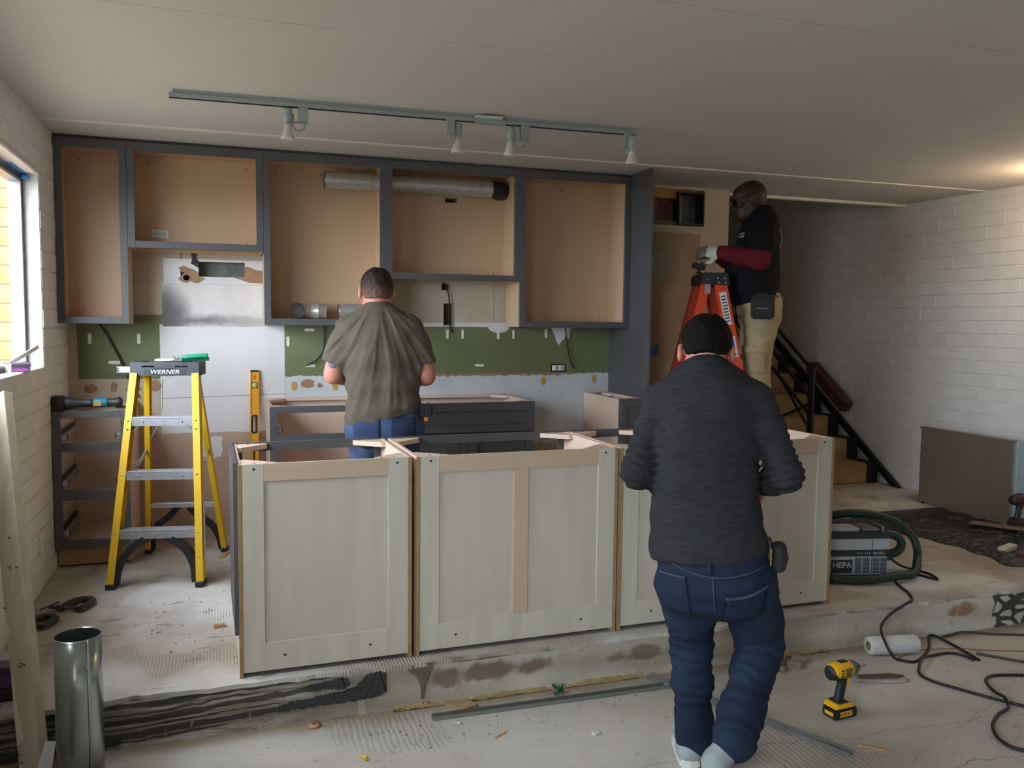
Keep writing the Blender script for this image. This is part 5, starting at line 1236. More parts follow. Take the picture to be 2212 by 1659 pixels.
def frame_of(fwd, upv):
    f = np.array(fwd, float); f /= np.linalg.norm(f); u = np.array(upv, float); u -= f*(u@f); u /= np.linalg.norm(u); r = np.cross(f, u)
    return r, f, u
def head(S_, c, fwd, upv, sc=1.):
    """adds a head with face and ears to the field; c = centre between the ears"""
    r, f, u = frame_of(fwd, upv); R = [r, f, u]; c = np.array(c, float)
    def p(x, y, z): return c+(r*x+f*y+u*z)*sc
    e = lambda q, rad, k=.012, sub=False: S_.ell(p(*q), [v*sc for v in rad], R, k, sub)
    k_ = lambda a, b, ra, rb, k=.01: S_.cone(p(*a), p(*b), ra*sc, rb*sc, k)
    e((0, -.018, .030), (.077, .096, .088)); e((0, .022, -.040), (.062, .074, .078), .03)
    e((0, .040, .035), (.062, .058, .060), .03)
    for s in (-1, 1):
        k_((s*.052, .0, -.060), (s*.020, .070, -.098), .020, .018, .03)
        e((s*.043, .068, -.018), (.022, .022, .020), .02)
    k_((-.012, .076, -.101), (.012, .076, -.101), .019, .019, .025)
    k_((-.034, .086, .032), (.034, .086, .032), .013, .013, .015)
    k_((0, .094, .018), (0, .116, -.022), .008, .0125, .012)
    for s in (-1, 1): e((s*.012, .104, -.028), (.009, .012, .008), .008)
    for s in (-1, 1): e((s*.032, .102, .010), (.017, .014, .011), .010, True)
    for s in (-1, 1): e((s*.031, .080, .009), (.0135, .0125, .0125), .004)
    k_((-.019, .090, -.058), (.019, .090, -.058), .0085, .0085, .008); k_((-.016, .089, -.071), (.016, .089, -.071), .009, .009, .008)
    for s in (-1, 1):
        e((s*.086, -.012, -.004), (.011, .022, .036), .006); e((s*.096, -.004, .0), (.006, .011, .020), .006, True)
    return p
def hair_field(lo, hi, h, p, fr, sc, t, prof, seed):
    S_ = SDF(lo, hi, h); r, f, u = fr; R = [r, f, u]
    S_.ell(p(0, -.018, .030), [(v+t)*sc for v in (.077, .096, .088)], R, .01); S_.ell(p(0, .040, .037), [(v+t)*sc for v in (.062, .056, .060)], R, .03)
    S_.ell(p(0, -.035, -.02), [(v+t*.6)*sc for v in (.066, .062, .07)], R, .03)
    sl, (X, Y, Z) = S_.block(S_.lo, S_.lo+S_.h*S_.n); c = p(0, 0, 0); X, Y, Z = X-c[0], Y-c[1], Z-c[2]
    ff = (X*f[0]+Y*f[1]+Z*f[2])/sc; uu = (X*u[0]+Y*u[1]+Z*u[2])/sc
    zb = np.interp(ff, [q[0] for q in prof], [q[1] for q in prof]).astype(np.float32)
    S_.A = S_.A+(1-np.clip((uu-zb)/.06, 0, 1))*t*sc*.85
    S_.A = np.maximum(S_.A, (zb-uu)*.8*sc)
    S_.disp(lambda P: .006*(vnoise(P, (70, 70, 45), seed)-.5)+.006*(vnoise(P, (28, 28, 28), seed+1)-.5))
    return S_
PROF = [(-.12, -.062), (-.07, -.058), (-.04, -.045), (-.022, .004), (.02, .020), (.04, .022), (.06, .058), (.10, .072)]
def hand(S_, wrist, fwd, palm, side, curl=.5, sc=1., k=.006, thumb_in=.5, spread=1.):
    """palm and five separate bent fingers; palm = direction the palm faces, side=+1 thumb along +right axis"""
    f = np.array(fwd, float); f /= np.linalg.norm(f); n = np.array(palm, float); n -= f*(n@f); n /= np.linalg.norm(n); r = np.cross(f, n)*side
    w = np.array(wrist, float); P = lambda x, y, z: w+(r*x+f*y+n*z)*sc
    S_.loft([(P(0, -.02, 0), .028*sc, .022*sc), (P(0, .02, 0), .036*sc, .019*sc), (P(.002, .055, 0), .042*sc, .0165*sc), (P(.002, .085, -.002), .041*sc, .014*sc)], .012, tuple(r))
    for i, (x, L, rad) in enumerate(((.031, .074, .0092), (.0105, .082, .0096), (-.010, .076, .0092), (-.030, .060, .0082))):
        a = .10+curl*.55; b = P(x, .088, -.001); ang = a; dirx = (x*.5*spread)
        segs = (L*.45, L*.32, L*.25)
        for j, sl_ in enumerate(segs):
            d = np.array([dirx, math.cos(ang), math.sin(ang)]); d /= np.linalg.norm(d)
            e = b+(r*d[0]+f*d[1]+n*d[2])*sl_*sc
            S_.cone(b, e, rad*(1-.07*j)*sc, rad*(.95-.09*j)*sc, k if j == 0 else .004); b = e; ang += .25+curl*.75
    b = P(.030, .018, .006); d1 = np.array([.75-.3*thumb_in, .55, .25+.55*thumb_in]); d1 /= np.linalg.norm(d1); e = b+(r*d1[0]+f*d1[1]+n*d1[2])*.042*sc
    S_.cone(b, e, .0150*sc, .0115*sc, .012); d2 = np.array([.35-.5*thumb_in, .85, .3+.4*thumb_in]); d2 /= np.linalg.norm(d2); g = e+(r*d2[0]+f*d2[1]+n*d2[2])*.032*sc
    S_.cone(e, g, .0112*sc, .0098*sc, .004); d3 = np.array([.1-.5*thumb_in, .95, .2+.3*thumb_in]); d3 /= np.linalg.norm(d3)
    S_.cone(g, g+(r*d3[0]+f*d3[1]+n*d3[2])*.026*sc, .0100*sc, .0080*sc, .004)
def folds(amp, f, seed, k=1.0, amp2=0, f2=(20, 20, 20)):
    def fn(P):
        n = vnoise(P, f, seed); d = amp*(np.abs(2*n-1)*2-.8)
        if amp2: d = d+amp2*(vnoise(P, f2, seed+3)-.5)
        return d
    return fn
def ringfolds(a, b, r, amp, wl, seed):
    """scrunched rings around the axis a-b"""
    a, b = np.array(a, np.float32), np.array(b, np.float32); ab = b-a; L = float(np.linalg.norm(ab)); u = ab/L
    def fn(P):
        t = (P-a)@u; q = P-a-np.outer(t, u); d = np.sqrt((q**2).sum(1)); w = np.clip((r-d)/.02, 0, 1)*np.clip((t+.03)/.03, 0, 1)*np.clip((L+.03-t)/.03, 0, 1)
        ph = vnoise(P, (14, 14, 14), seed)*7
        return -amp*w*np.sin(2*PI*t/wl+ph)
    return fn
def skin_mat(name, c, c2): return mat(name, c, .5, var=.1, vs=14, c2=c2, bump=.06, bs=150, spec=.35)
def eyes(p, sc, parent):
    for s in (-1, 1):
        q = p(s*.031, .081, .009); e = MB().lathe([(0, -.012), (.007, -.0095), (.0115, -.003), (.0115, .004), (.008, .009), (0, .012)], q, (0, 0, 1), 12).build('eye', M['eye'], parent)
M['eye'] = mat('eye_white', (206, 198, 190), .3)
# ------------------------------------------------------------------ man in the olive shirt, at the sink cabinet
def yaw_of(F): return math.atan2(-F[0], F[1])
M['skinA'] = skin_mat('fair_skin', (206, 144, 124), (190, 118, 102))
M['skinC'] = skin_mat('dark_skin', (66, 42, 32), (52, 32, 25))
M['hairB'] = mat('dark_brown_hair', (22, 16, 14), .8, spec=.12, var=.4, vs=60, bump=.5, bs=140, stretch=(1, 1, .35))
pa = thing('person', 'man in an olive T-shirt and blue jeans working at the sink cabinet', 'person', (.80, 4.62, 0), yaw_of((.17, .985)))
hs = 1.06
shL, elL, wrL = (-.168, .0, 1.345), (-.240, .01, 1.085), (-.10, .20, 1.06)
shR, elR, wrR = (.182, .0, 1.347), (.262, .01, 1.075), (.12, .20, 1.05)
def bodyA(h=.006):
    S_ = SDF((-.36, -.24, -.005), (.38, .42, 1.70), h)
    p = head(S_, (-.006, .045, 1.535), (0, .94, -.34), (0, .34, .94), hs)
    S_.cone((-.003, .0, 1.40), (-.004, .018, 1.50), .062, .060, .03)
    S_.loft([((.0, .0, 1.38), .15, .07), ((.0, -.01, 1.30), .175, .10), ((.01, -.01, 1.12), .165, .105), ((.03, -.005, .97), .155, .10), ((.035, .0, .86), .175, .11)], .04)
    for a, b, c in ((shL, elL, wrL), (shR, elR, wrR)):
        S_.chain([(a, .060), (b, .044)], .03); S_.cone(np.array(b)+(0, .0, .02), np.array(a)*.4+np.array(b)*.6, .047, .052, .03)
        S_.chain([(b, .046), (np.array(b)*.65+np.array(c)*.35, .047), (c, .030)], .02)
    hand(S_, np.array(wrL), (.55, .70, .05), (.3, 0, -1), 1, .8); hand(S_, np.array(wrR), (-.55, .70, .05), (-.3, 0, -1), -1, .8)
    for s in (-1, 1):
        hp = (.035+s*.095, .0, .84); kn = (.035+s*.11, .02, .47); an = (.03+s*.12, -.01, .09)
        S_.chain([(hp, .095), (kn, .058), ((kn[0], -.015, .35), .060), (an, .040)], .03); S_.loft([((an[0], -.04, .035), .038, .035), ((an[0]+s*.02, .16, .030), .042, .025)], .02)
    return S_, p
S_, pA = bodyA(); ba = S_.build('body', M['skinA'], pa); eyes(pA, hs, pa)
frA = frame_of((0, .94, -.34), (0, .34, .94))
def fade_mat(name, z0, z1, c0, c1):
    g = G(name, .65); t = g.n('ShaderNodeTexCoord'); x = g.n('ShaderNodeSeparateXYZ'); g.l(t.outputs['Object'], x.inputs[0])
    n = g.noise(60, 3); k = g.step(g.math('ADD', x.outputs[2], g.math('MULTIPLY', g.math('SUBTRACT', n, .5), .02)), z0, z1)
    return g.done(g.mix(k, c0, c1), g.noise(160, 3), .4, .006)
hair_field((-.13, -.12, 1.40), (.13, .22, 1.70), .004, pA, frA, hs, .008, PROF, 4).build('hair', fade_mat('faded_brown_hair', 1.50, 1.60, (110, 78, 66), (42, 30, 26)), pa)
# shirt
S_ = SDF((-.38, -.24, .76), (.40, .26, 1.50), .006)
S_.loft([((-.003, .012, 1.455), .064, .062), ((-.002, .004, 1.432), .090, .072), ((.0, .0, 1.405), .135, .082), ((.002, -.005, 1.365), .180, .098), ((.004, -.012, 1.30), .198, .118), ((.010, -.012, 1.18), .195, .122), ((.026, -.01, 1.03), .190, .12), ((.034, -.008, .92), .197, .125), ((.030, -.004, .835), .212, .132)], .035)
for a, b, m_ in ((shL, elL, -1), (shR, elR, 1)):
    a_, b_ = np.array(a), np.array(b); e = a_+(b_-a_)*.70; S_.chain([(a_, .064), (a_*.5+e*.5, .068), (e+(m_*.008, 0, 0), .070)], .045)
    dr = (b_-a_)/np.linalg.norm(b_-a_); sl, (X, Y, Z) = S_.block(e-.13, e+.13)
    cut = (X-e[0])*dr[0]+(Y-e[1])*dr[1]+(Z-e[2])*dr[2]-.012; side = (.215-m_*(X-.01))*1.0
    S_.A[sl] = np.maximum(S_.A[sl], np.minimum(cut, -side))
sl, (X, Y, Z) = S_.block(S_.lo, S_.lo+S_.h*S_.n)
S_.A = np.maximum(S_.A, (.845+.16*(X-.03)+.02*np.sin(9*X))-Z)
ell_c = (X+.003)**2+(Y-.02)**2
def foldA(P):
    dx, dz = P[:, 0]-.0, 1.52-P[:, 2]; th = np.arctan2(dx, dz); r = np.sqrt(dx*dx+dz*dz)
    Q = np.stack([th*7+r*1.5, r*2.6, P[:, 1]*2.5], 1).astype(np.float32); n = vnoise(Q, (1, 1, 1), 21); n2 = vnoise(Q*np.float32(2.1), (1, 1, 1), 22)
    fan = .011*(np.abs(2*n-1)*1.6-.55)+.006*(np.abs(2*n2-1)*1.6-.6)
    low = vnoise(P+np.stack([P[:, 2]*.5, P[:, 0]*0, P[:, 0]*.25], 1), (6, 6, 26), 5)
    return fan*np.clip((r-.07)/.1, 0, 1)*np.clip((P[:, 2]-.82)/.1, .3, 1)+.012*(np.abs(2*low-1)*1.6-.6)*np.clip((1.06-P[:, 2])/.12, 0, 1)
S_.disp(foldA)
sh = S_.build('shirt', mat('olive_cotton', (88, 80, 68), .9, var=.06, vs=30, bump=.12, bs=260, bd=.003), pa)
MB().tube([(.070*math.cos(a)-.003, .016+.068*math.sin(a), 1.455+.012*math.sin(a)) for a in [2*PI*k/28 for k in range(29)]], .006, 8, False).build('collar', mat('olive_rib', (88, 83, 70), .9), pa)
MB().tube([(.068*math.cos(a)-.003, .018+.066*math.sin(a), 1.466+.012*math.sin(a)) for a in [2*PI*k/28 for k in range(29)]], .0022, 6, False).build('neck_chain', M['steel'], pa)
# jeans
def jeans(S_, hips, legs, k=.035):
    S_.loft(hips, k)
    for ch in legs: S_.chain(ch, .03)
S_ = SDF((-.28, -.24, .03), (.34, .22, .99), .0075)
jeans(S_, [((.035, 0, .97), .170, .112), ((.036, 0, .88), .190, .122), ((.036, -.008, .80), .205, .132), ((.036, -.005, .74), .205, .125)],
      [[((.035+s*.10, .0, .80), .105), ((.035+s*.112, .02, .47), .075), ((.03+s*.115, -.005, .30), .072), ((.03+s*.12, -.01, .06), .070)] for s in (-1, 1)])
S_.cutplane((0, 0, .045), (0, 0, -1)); S_.disp(folds(.006, (9, 9, 14), 8))
jn = mat('blue_denim', (70, 92, 124), .85, var=.25, vs=7, c2=(46, 62, 90), bump=.15, bs=300, bd=.002)
ja = S_.build('jeans', jn, pa)
st_d = mat('denim_seam', (40, 56, 88), .85)
for (x0, x1) in ((-.13, .01), (.06, .20)): surf_patch(ja, 'back_pocket', st_d, pa, lambda u, v: (x0+(x1-x0)*u, -.5, .865-.15*v-(.02*(1-abs(2*u-1)) if v > .95 else 0)), 10, 10, .002)
MB().tube([(.035+.19*math.cos(a), .12*math.sin(a), .925) for a in [2*PI*k/40 for k in range(41)]], .012, 8, False).build('belt', M['blackp'], pa)
surf_patch(ba, 'tattoo', mat('faded_tattoo', (96, 90, 104), .55, var=.3, vs=40), pa, lambda u, v: (-.270+.060*u, -.4, 1.170-.04*v*math.sqrt(max(0, 1-(2*u-1)**2))-.004), 14, 8, .0006)
for s in (-1, 1):
    b_ = SDF((-.25, -.14, -.004), (.3, .26, .14), .007); an = .03+s*.12; b_.loft([((an, -.055, .045), .048, .045), ((an+s*.004, .02, .06), .050, .055), ((an+s*.016, .12, .036), .052, .036), ((an+s*.022, .19, .028), .044, .026)], .02); b_.cutplane((0, 0, .002), (0, 0, -1)); b_.build('boot', mat('brown_boot', (92, 66, 44), .7) if s < 0 else bpy.data.materials['brown_boot'], pa)
def on(parent, p): return parent.matrix_basis @ Vector(p)
tp = thing('tape_measure', 'black tape measure clipped to the belt of the man in olive', 'tape measure', on(pa, (.275, -.045, .86)), yaw_of((.17, .985)))
MB().box(-.022, .022, -.034, .034, 0, .075).build('case', M['blackp'], tp, .012, 2)
MB().box(-.036, -.02, -.01, .02, -.02, .07).build('belt_clip', M['blackp'], tp, .003)
MB().box(-.026, -.006, -.034, -.02, -.022, .0).build('tab', mat('orange_tab', (206, 116, 40), .5), tp, .002)

# ------------------------------------------------------------------ man in the charcoal sweater, walking away
pb = thing('person', 'man in a charcoal sweater and dark jeans standing with his back turned at the step', 'person', (1.60, 2.58, ZF), yaw_of((.52, .854)))
hs = 1.07
shL, elL, wrL = (-.160, .01, 1.300), (-.228, -.02, 1.045), (-.10, .15, 1.0)
shR, elR, wrR = (.168, .01, 1.308), (.268, -.02, 1.058), (.205, .13, .985)
fdB, upB = (0, .80, -.60), (0, .60, .80)
hipL, kneL, ankL = (-.040, .0, .68), (-.028, .045, .40), (-.012, -.02, .085)
hipR, kneR, ankR = (.140, .0, .68), (.215, .085, .42), (.122, -.16, .165)
S_ = SDF((-.36, -.34, -.005), (.40, .40, 1.62), .006)
pB = head(S_, (-.003, .115, 1.462), fdB, upB, hs)
S_.cone((0, .035, 1.36), (-.002, .075, 1.44), .062, .058, .03)
S_.loft([((.0, .035, 1.345), .14, .07), ((.0, .02, 1.26), .165, .095), ((.0, .0, 1.08), .155, .10), ((.015, -.0, .93), .15, .095), ((.04, .0, .76), .165, .105)], .04)
for a, b, c in ((shL, elL, wrL), (shR, elR, wrR)): S_.chain([(a, .052), (b, .040)], .03); S_.chain([(b, .042), (c, .028)], .02)
hand(S_, wrL, (.6, .75, -.1), (.3, 0, -1), 1, .8); hand(S_, wrR, (-.18, .75, -.55), (-.9, 0, -.2), -1, .75)
S_.chain([(hipL, .088), (kneL, .052), ((-.022, .0, .28), .052), (ankL, .036)], .03); S_.chain([(hipR, .088), (kneR, .052), ((.185, .0, .33), .052), (ankR, .036)], .03)
S_.loft([((-.012, -.05, .04), .034, .034), ((-.02, .13, .03), .038, .022)], .02); S_.loft([((.082, -.19, .10), .028, .028), ((.084, -.07, .045), .030, .018)], .02)
bb = S_.build('body', M['skinA'], pb); eyes(pB, hs, pb)
frB = frame_of(fdB, upB)
hair_field((-.13, -.08, 1.34), (.13, .30, 1.62), .004, pB, frB, hs, .013, [(-.12, -.048), (-.07, -.046), (-.045, -.034), (-.03, .010), (.02, .022), (.04, .024), (.06, .058), (.10, .072)], 9).build('hair', M['hairB'], pb)
# sweater
S_ = SDF((-.36, -.24, .70), (.40, .32, 1.50), .006)
S_.loft([((-.002, .052, 1.415), .070, .060), ((0, .044, 1.392), .105, .078), ((.001, .036, 1.365), .145, .090), ((.002, .022, 1.325), .178, .106), ((.003, .010, 1.26), .190, .122), ((.002, .0, 1.15), .188, .128), ((.004, .0, 1.02), .186, .125), ((.012, 0, .90), .188, .125), ((.024, 0, .79), .200, .13), ((.026, 0, .765), .198, .13)], .03)
for a, b, c, s in ((shL, elL, wrL, -1), (shR, elR, wrR, 1)):
    a, b, c = np.array(a), np.array(b), np.array(c); S_.chain([(a, .062), (a*.6+b*.4+(s*.004, 0, 0), .058)], .03); S_.chain([(a*.6+b*.4+(s*.004, 0, 0), .058), (b, .058)], .012); S_.chain([(b, .060), ((b+c)/2, .054), (b+(c-b)*.82, .046)], .012)
sl, (X, Y, Z) = S_.block(S_.lo, S_.lo+S_.h*S_.n); S_.A = np.maximum(S_.A, np.where(np.abs(X) < .26, (.752+.09*X)-Z, -1))
for a, b, s in ((shL, elL, 1), (shR, elR, 2)):
    a, b = np.array(a), np.array(b); S_.disp(ringfolds(a*.45+b*.55, b+(b-a)*.22, .10, .0045, .026, s))
S_.disp(folds(.008, (6, 5, 4), 31, amp2=.006, f2=(14, 12, 9)))
M['knit'] = mat('charcoal_knit', (42, 42, 45), .95, var=.2, vs=90, c2=(52, 52, 55), stretch=(.25, .25, 1.2), bump=.2, bs=240, bd=.003, spec=.15)
S_.build('sweater', M['knit'], pb)
MB().tube([(.074*math.cos(a)-.002, .056+.064*math.sin(a), 1.415+.022*math.sin(a)) for a in [2*PI*k/28 for k in range(29)]], .009, 8, False).build('collar', M['knit'], pb)
# jeans
S_ = SDF((-.24, -.36, -.0), (.40, .26, .88), .006)
S_.loft([((.028, 0, .83), .168, .112), ((.036, -.004, .75), .186, .124), ((.050, -.012, .67), .205, .136), ((.052, -.01, .62), .19, .12)], .03)
S_.chain([((-.045, .0, .66), .108), ((-.034, .03, .50), .084), (kneL, .070), ((-.022, .005, .28), .068), ((-.015, -.015, .16), .063), ((-.010, -.02, .085), .060)], .03)
S_.chain([((.150, .0, .66), .112), ((.195, .05, .52), .088), (kneR, .078), ((.190, .01, .34), .075), ((.150, -.08, .235), .070), ((.122, -.15, .165), .074)], .03)
S_.disp(ringfolds((-.03, .03, .47), (-.018, .0, .20), .11, .0032, .036, 3)); S_.disp(ringfolds(kneR, ankR, .12, .0028, .05, 4))
S_.disp(folds(.007, (8, 8, 13), 18, amp2=.005))
M['denimB'] = mat('dark_denim', (34, 46, 66), .85, var=.3, vs=6, c2=(24, 33, 50), bump=.15, bs=300, bd=.002, spec=.2)
jb = S_.build('jeans', M['denimB'], pb); sm_ = mat('dark_denim_seam', (54, 62, 76), .85)
surf_patch(jb, 'back_pocket', M['denimB'], pb, lambda u, v: (-.135+.085*u+.02*v, -.5, .705+.0*u-.13*v), 10, 12, .004)
surf_patch(jb, 'back_pocket', M['denimB'], pb, lambda u, v: (.088+.125*u-.01*v, -.5, .652+.04*u*u-.10*v), 12, 12, .004)
surf_patch(jb, 'pocket_hem', sm_, pb, lambda u, v: (.082+.135*u, -.5, .654+.04*u*u-.007*v), 20, 1, .0065)
surf_patch(jb, 'pocket_hem', sm_, pb, lambda u, v: (-.135+.085*u, -.5, .707-.007*v), 12, 1, .0065)
surf_patch(jb, 'yoke_seam', sm_, pb, lambda u, v: (-.12+.33*u, -.5, .752-.035*math.sin(PI*u)-.005*v), 30, 1, .003)
surf_patch(jb, 'belt_loop', M['denimB'], pb, lambda u, v: (.02+.014*u, -.5, .775-.05*v), 2, 6, .006)
surf_patch(jb, 'centre_seam', sm_, pb, lambda u, v: (.036+.004*u+.01*v, -.5, .72-.13*v), 1, 20, .003)
# sneakers
shm = mat('grey_sneaker', (148, 156, 156), .8, var=.1, vs=20); som = mat('white_rubber_sole', (208, 210, 206), .6)
for (hl, toe, ank) in (((-.022, -.075, .0), (-.05, .19, .0), (-.012, -.025, .10)), ((.055, -.245, .06), (.085, -.02, .0), (.11, -.165, .15))):
    b_ = SDF((-.16, -.36, -.01), (.24, .28, .24), .006); h_, t_, a_ = np.array(hl), np.array(toe), np.array(ank); m_ = (h_+t_)/2
    b_.loft([(h_+(0, .02, .042), .038, .036), (m_*.6+h_*.4+(0, 0, .05), .042, .042), (m_*.4+t_*.6+(0, 0, .038), .048, .032), (t_+(0, -.02, .028), .040, .022)], .02); b_.cone(h_*.7+m_*.3+(0, 0, .05), a_, .042, .046, .02)
    b_.build('sneaker', shm, pb)
    d_ = Vector(t_-h_).normalized(); sd_ = d_.cross(Vector((0, 0, 1))).normalized(); nm_ = sd_.cross(d_).normalized(); L_ = (Vector(t_)-Vector(h_)).length
    out = [(-.005, -.034), (-.014, 0), (-.005, .034), (.05, .042), (L_*.6, .052), (L_*.85, .046), (L_*1.02, .02), (L_*1.02, -.02), (L_*.85, -.046), (L_*.6, -.052), (.05, -.042)]
    V = [Vector(h_)+d_*x+sd_*y+nm_*z for z in (.001, .030) for x, y in out]; n_ = len(out)
    MB().add(V, [tuple(range(n_)), tuple(range(n_, 2*n_))]+[(i, (i+1) % n_, n_+(i+1) % n_, n_+i) for i in range(n_)]).build('sole', som, pb, .006, 2)
tp = thing('belt_pouch', 'black belt pouch on the hip of the man in the charcoal sweater', 'pouch', on(pb, (.245, -.01, .705)), yaw_of((.52, .854)))
b_ = SDF((-.07, -.12, -.06), (.11, .12, .19), .004); b_.loft([((.016, .002, .028), .026, .046), ((.018, .002, .06), .029, .048), ((.016, .002, .095), .026, .046)], .01); b_.build('pouch', mat('black_nylon', (34, 34, 36), .8, bump=.2, bs=200), tp)
MB().box(-.03, -.008, -.018, .022, .03, .125).build('belt_loop', M['blackp'], tp, .004)
MB().box(-.016, -.011, -.046, -.03, .04, .10).build('clip', mat('brass_clip', (150, 120, 60), .4, .6), tp)
# ------------------------------------------------------------------ man on the orange ladder
YC = yaw_of((-.9, .43))
pc = thing('person', 'bald man in a black T-shirt, maroon sleeves and khaki trousers on the orange ladder', 'person', (3.5, 5.1, 0), YC)
hs = 1.10; ZS = .584
fdC, upC = (0, .965, -.26), (0, .26, .965)
shL, elL, wrL = (-.205, -.045, 2.055), (-.245, -.015, 1.815), (-.135, .235, 1.875)
shR, elR, wrR = (.205, -.045, 2.055), (.225, .045, 1.815), (.075, .245, 1.875)
hL, kL, aL = (-.10, -.06, 1.43), (-.115, -.035, 1.00), (-.115, -.06, ZS+.09)
hR, kR, aR = (.10, -.06, 1.43), (.115, -.02, 1.00), (.115, -.05, ZS+.09)
S_ = SDF((-.36, -.30, ZS-.01), (.36, .46, 2.40), .006)
pC = head(S_, (0, .030, 2.245), fdC, upC, hs)
S_.ell(pC(0, .05, -.075), (.058, .062, .05), None, .03)      # full jaw
S_.cone((0, -.055, 2.10), (0, -.022, 2.20), .075, .070, .03)
S_.loft([((0, -.045, 2.10), .15, .085), ((0, -.04, 2.0), .185, .115), ((0, -.02, 1.85), .18, .13), ((0, .0, 1.72), .18, .15), ((0, -.035, 1.58), .165, .115), ((0, -.055, 1.48), .16, .11)], .04)
for a, b, c in ((shL, elL, wrL), (shR, elR, wrR)): S_.chain([(a, .062), (b, .050)], .03); S_.chain([(b, .052), (c, .034)], .02)
hand(S_, wrL, (.35, .9, .10), (.75, 0, -.45), 1, .55, 1.05); hand(S_, wrR, (-.30, .9, .12), (-.75, 0, -.4), -1, .6, 1.05)
for h_, k_, a_ in ((hL, kL, aL), (hR, kR, aR)):
    S_.chain([(h_, .10), (k_, .062), ((k_[0], k_[1]-.04, .86), .062), (a_, .042)], .03); S_.loft([((a_[0], a_[1]-.04, ZS+.035), .036, .034), ((a_[0], a_[1]+.14, ZS+.028), .042, .024)], .02)
bc = S_.build('body', M['skinC'], pc); eyes(pC, hs, pc)
# T-shirt
S_ = SDF((-.36, -.30, 1.46), (.36, .30, 2.20), .006)
S_.loft([((0, -.052, 2.155), .086, .082), ((0, -.055, 2.12), .125, .098), ((0, -.052, 2.07), .20, .118), ((0, -.045, 1.98), .222, .136), ((0, -.025, 1.86), .215, .152), ((0, -.004, 1.74), .212, .178), ((0, -.022, 1.64), .205, .165), ((0, -.042, 1.555), .203, .150), ((0, -.05, 1.50), .20, .148), ((0, -.05, 1.47), .19, .14)], .03)
for a, b, s in ((shL, elL, -1), (shR, elR, 1)):
    a, b = np.array(a), np.array(b); e = a+(b-a)*.60; S_.chain([(a, .080), (e, .080)], .03)
S_.disp(folds(.006, (7, 7, 8), 12, amp2=.004)); sl, (X, Y, Z) = S_.block(S_.lo, S_.lo+S_.h*S_.n); S_.A = np.maximum(S_.A, (1.54-.25*Y)-Z)
M['tee'] = mat('black_cotton', (15, 16, 21), .9, bump=.1, bs=260, bd=.003, spec=.2)
tc_ = S_.build('shirt', M['tee'], pc)
MB().tube([(.092*math.cos(a), -.050+.086*math.sin(a), 2.158-.02*math.sin(a)) for a in [2*PI*k/28 for k in range(29)]], .007, 8, False).build('collar', M['tee'], pc)
pw = mat('white_print', (150, 150, 152), .8)
R = random.Random(8)
for k in range(7): surf_patch(tc_, 'back_print', pw, pc, (lambda zz, w: (lambda u, v: (-.10+w*u, -.6, zz-.013*v)))(2.045-k*.022, .2*R.uniform(.6, 1)), 8, 1, .0012)
for k in range(2): surf_patch(tc_, 'chest_print', pw, pc, (lambda zz: (lambda u, v: (-.13+.07*u, .6, zz-.012*v)))(2.01-k*.02), 6, 1, .0012, (0, -1, 0))
# maroon sleeves
mm = mat('maroon_knit', (92, 20, 32), .85, var=.1, vs=20, bump=.1, bs=200, bd=.003, spec=.2)
for a, b, c, sd_ in ((shL, elL, wrL, 1), (shR, elR, wrR, 2)):
    a, b, c = np.array(a), np.array(b), np.array(c); S_ = SDF(np.minimum(np.minimum(a, b), c)-.12, np.maximum(np.maximum(a, b), c)+.12, .006)
    S_.chain([(a+(b-a)*.35, .066), (b, .064)], .03); S_.chain([(b, .064), ((b+c)/2, .060), (b+(c-b)*.96, .047)], .03)
    S_.disp(folds(.004, (10, 10, 10), 3+sd_)); S_.build('sleeve', mm, pc)
# work gloves
gm = mat('pale_knit_glove', (188, 192, 166), .9, bump=.2, bs=200, bd=.003)
gd = mat('grey_dipped_fingers', (128, 112, 108), .7)
for w, f, n, s, cu in ((wrL, (.35, .9, .10), (.75, 0, -.45), 1, .55), (wrR, (-.30, .9, .12), (-.75, 0, -.4), -1, .6)):
    w = np.array(w); f_ = np.array(f)/np.linalg.norm(f); S_ = SDF(w-.14, w+.23, .0045); hand(S_, w, f, n, s, cu, 1.05)
    S_.cone(w-f_*.035, w+f_*.01, .040, .036, .015); S_.A -= .0035
    S2 = SDF(w-.14, w+.23, .0045); S2.A = S_.A-.0008
    S_.build('glove', gm, pc); S2.cutplane(w+f_*.085, -f_); S2.build('glove_fingers', gd, pc)
# trousers
S_ = SDF((-.28, -.28, ZS+.03), (.28, .20, 1.64), .007)
S_.loft([((0, -.045, 1.60), .18, .135), ((0, -.06, 1.52), .198, .145), ((0, -.07, 1.44), .205, .140), ((0, -.062, 1.38), .19, .12)], .03)
for h_, k_, a_ in ((hL, kL, aL), (hR, kR, aR)): S_.chain([(h_, .112), ((h_[0]*1.05, -.045, 1.22), .098), (k_, .088), ((k_[0], k_[1]-.03, .85), .082), ((a_[0], a_[1], ZS+.07), .078)], .03)
S_.disp(folds(.007, (9, 9, 13), 28, amp2=.004))
kh = mat('khaki_canvas', (166, 148, 112), .85, var=.18, vs=6, c2=(146, 130, 98), bump=.12, bs=240, bd=.003)
tr_ = S_.build('trousers', kh, pc)
surf_patch(tr_, 'cargo_pocket', kh, pc, lambda u, v: (-.6, .05-.13*u, 1.22-.17*v), 10, 10, .006, (1, 0, 0))
surf_patch(tr_, 'pocket_flap', kh, pc, lambda u, v: (-.6, .055-.14*u, 1.235-.045*v), 10, 4, .010, (1, 0, 0))
MB().tube([(.192*math.cos(a), -.05+.142*math.sin(a), 1.572) for a in [2*PI*k/40 for k in range(41)]], .013, 8, False).build('belt', M['blackp'], pc)
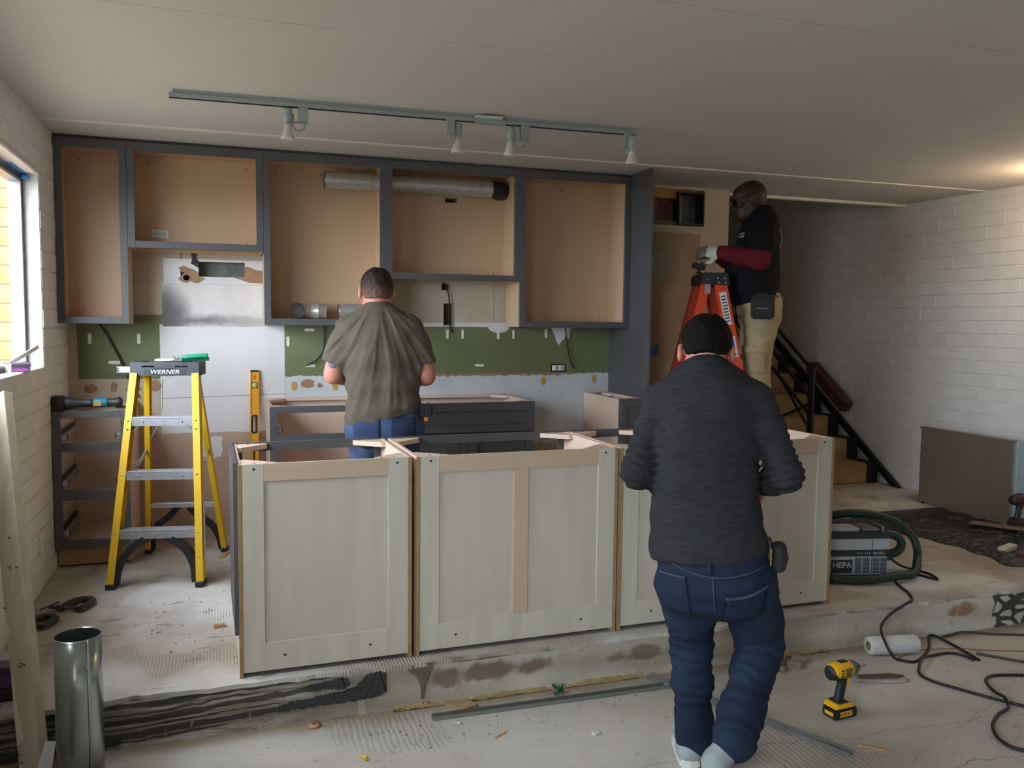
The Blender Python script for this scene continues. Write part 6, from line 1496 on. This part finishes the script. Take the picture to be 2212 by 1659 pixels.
for a_ in (aL, aR):
    b_ = SDF((-.2, -.24, ZS-.008), (.2, .2, ZS+.16), .007); x = a_[0]; y = a_[1]
    b_.loft([((x, y-.05, ZS+.042), .046, .042), ((x, y+.02, ZS+.06), .048, .055), ((x, y+.10, ZS+.036), .05, .034), ((x, y+.16, ZS+.028), .044, .026)], .02); b_.cone((x, y, ZS+.05), (x, y-.005, ZS+.13), .05, .055, .02)
    b_.cutplane((0, 0, ZS+.001), (0, 0, -1)); b_.build('boot', bpy.data.materials['brown_boot'], pc)
# safety glasses with a cord
gl = MB(); ln = mat('smoked_lens', (24, 26, 30), .12)
for s in (-1, 1):
    MB().add([Vector(pC(s*x, .112-.05*max(0, x-.028)*12*.1, z)) for x, z in ((.008, .024), (.034, .027), (.058, .020), (.056, -.004), (.034, -.013), (.012, -.008))]+[Vector(pC(s*x, .109-.05*max(0, x-.028)*12*.1, z)) for x, z in ((.008, .024), (.034, .027), (.058, .020), (.056, -.004), (.034, -.013), (.012, -.008))],
             [(0, 1, 2, 3, 4, 5), (11, 10, 9, 8, 7, 6)]+[(i, (i+1) % 6, 6+(i+1) % 6, 6+i) for i in range(6)]).build('lens', ln, pc)
    MB().tube([Vector(pC(s*.058, .108, .020)), Vector(pC(s*.078, .07, .022)), Vector(pC(s*.083, .0, .024)), Vector(pC(s*.084, -.02, .012))], .0026, 6).build('temple_arm', M['blackp'], pc)
    MB().tube(smoothpts([Vector(pC(s*.084, -.02, .012)), Vector(pC(s*.080, -.0, -.06)), (s*.07, .06, 2.10), (s*.03, .085, 2.04), (0, .09, 2.02)], 6), .0018, 6).build('glasses_cord', M['blackp'], pc)
MB().tube([Vector(pC(-.058, .110, .024)), Vector(pC(0, .118, .026)), Vector(pC(.058, .110, .024))], .003, 6).build('glasses_bridge', M['blackp'], pc)
tp = thing('hip_pouch', 'black tool pouch hanging on the hip of the man on the ladder', 'pouch', on(pc, (-.245, -.04, 1.42)), YC)
MB().box(-.03, .025, -.075, .075, 0, .16).build('pouch', bpy.data.materials['black_nylon'], tp, .014, 3)
MB().box(.01, .04, -.03, .03, .10, .175).build('belt_loop', M['blackp'], tp, .003)
MB().box(-.0315, -.029, -.03, .045, .070, .074).build('brand_line', pw, tp)
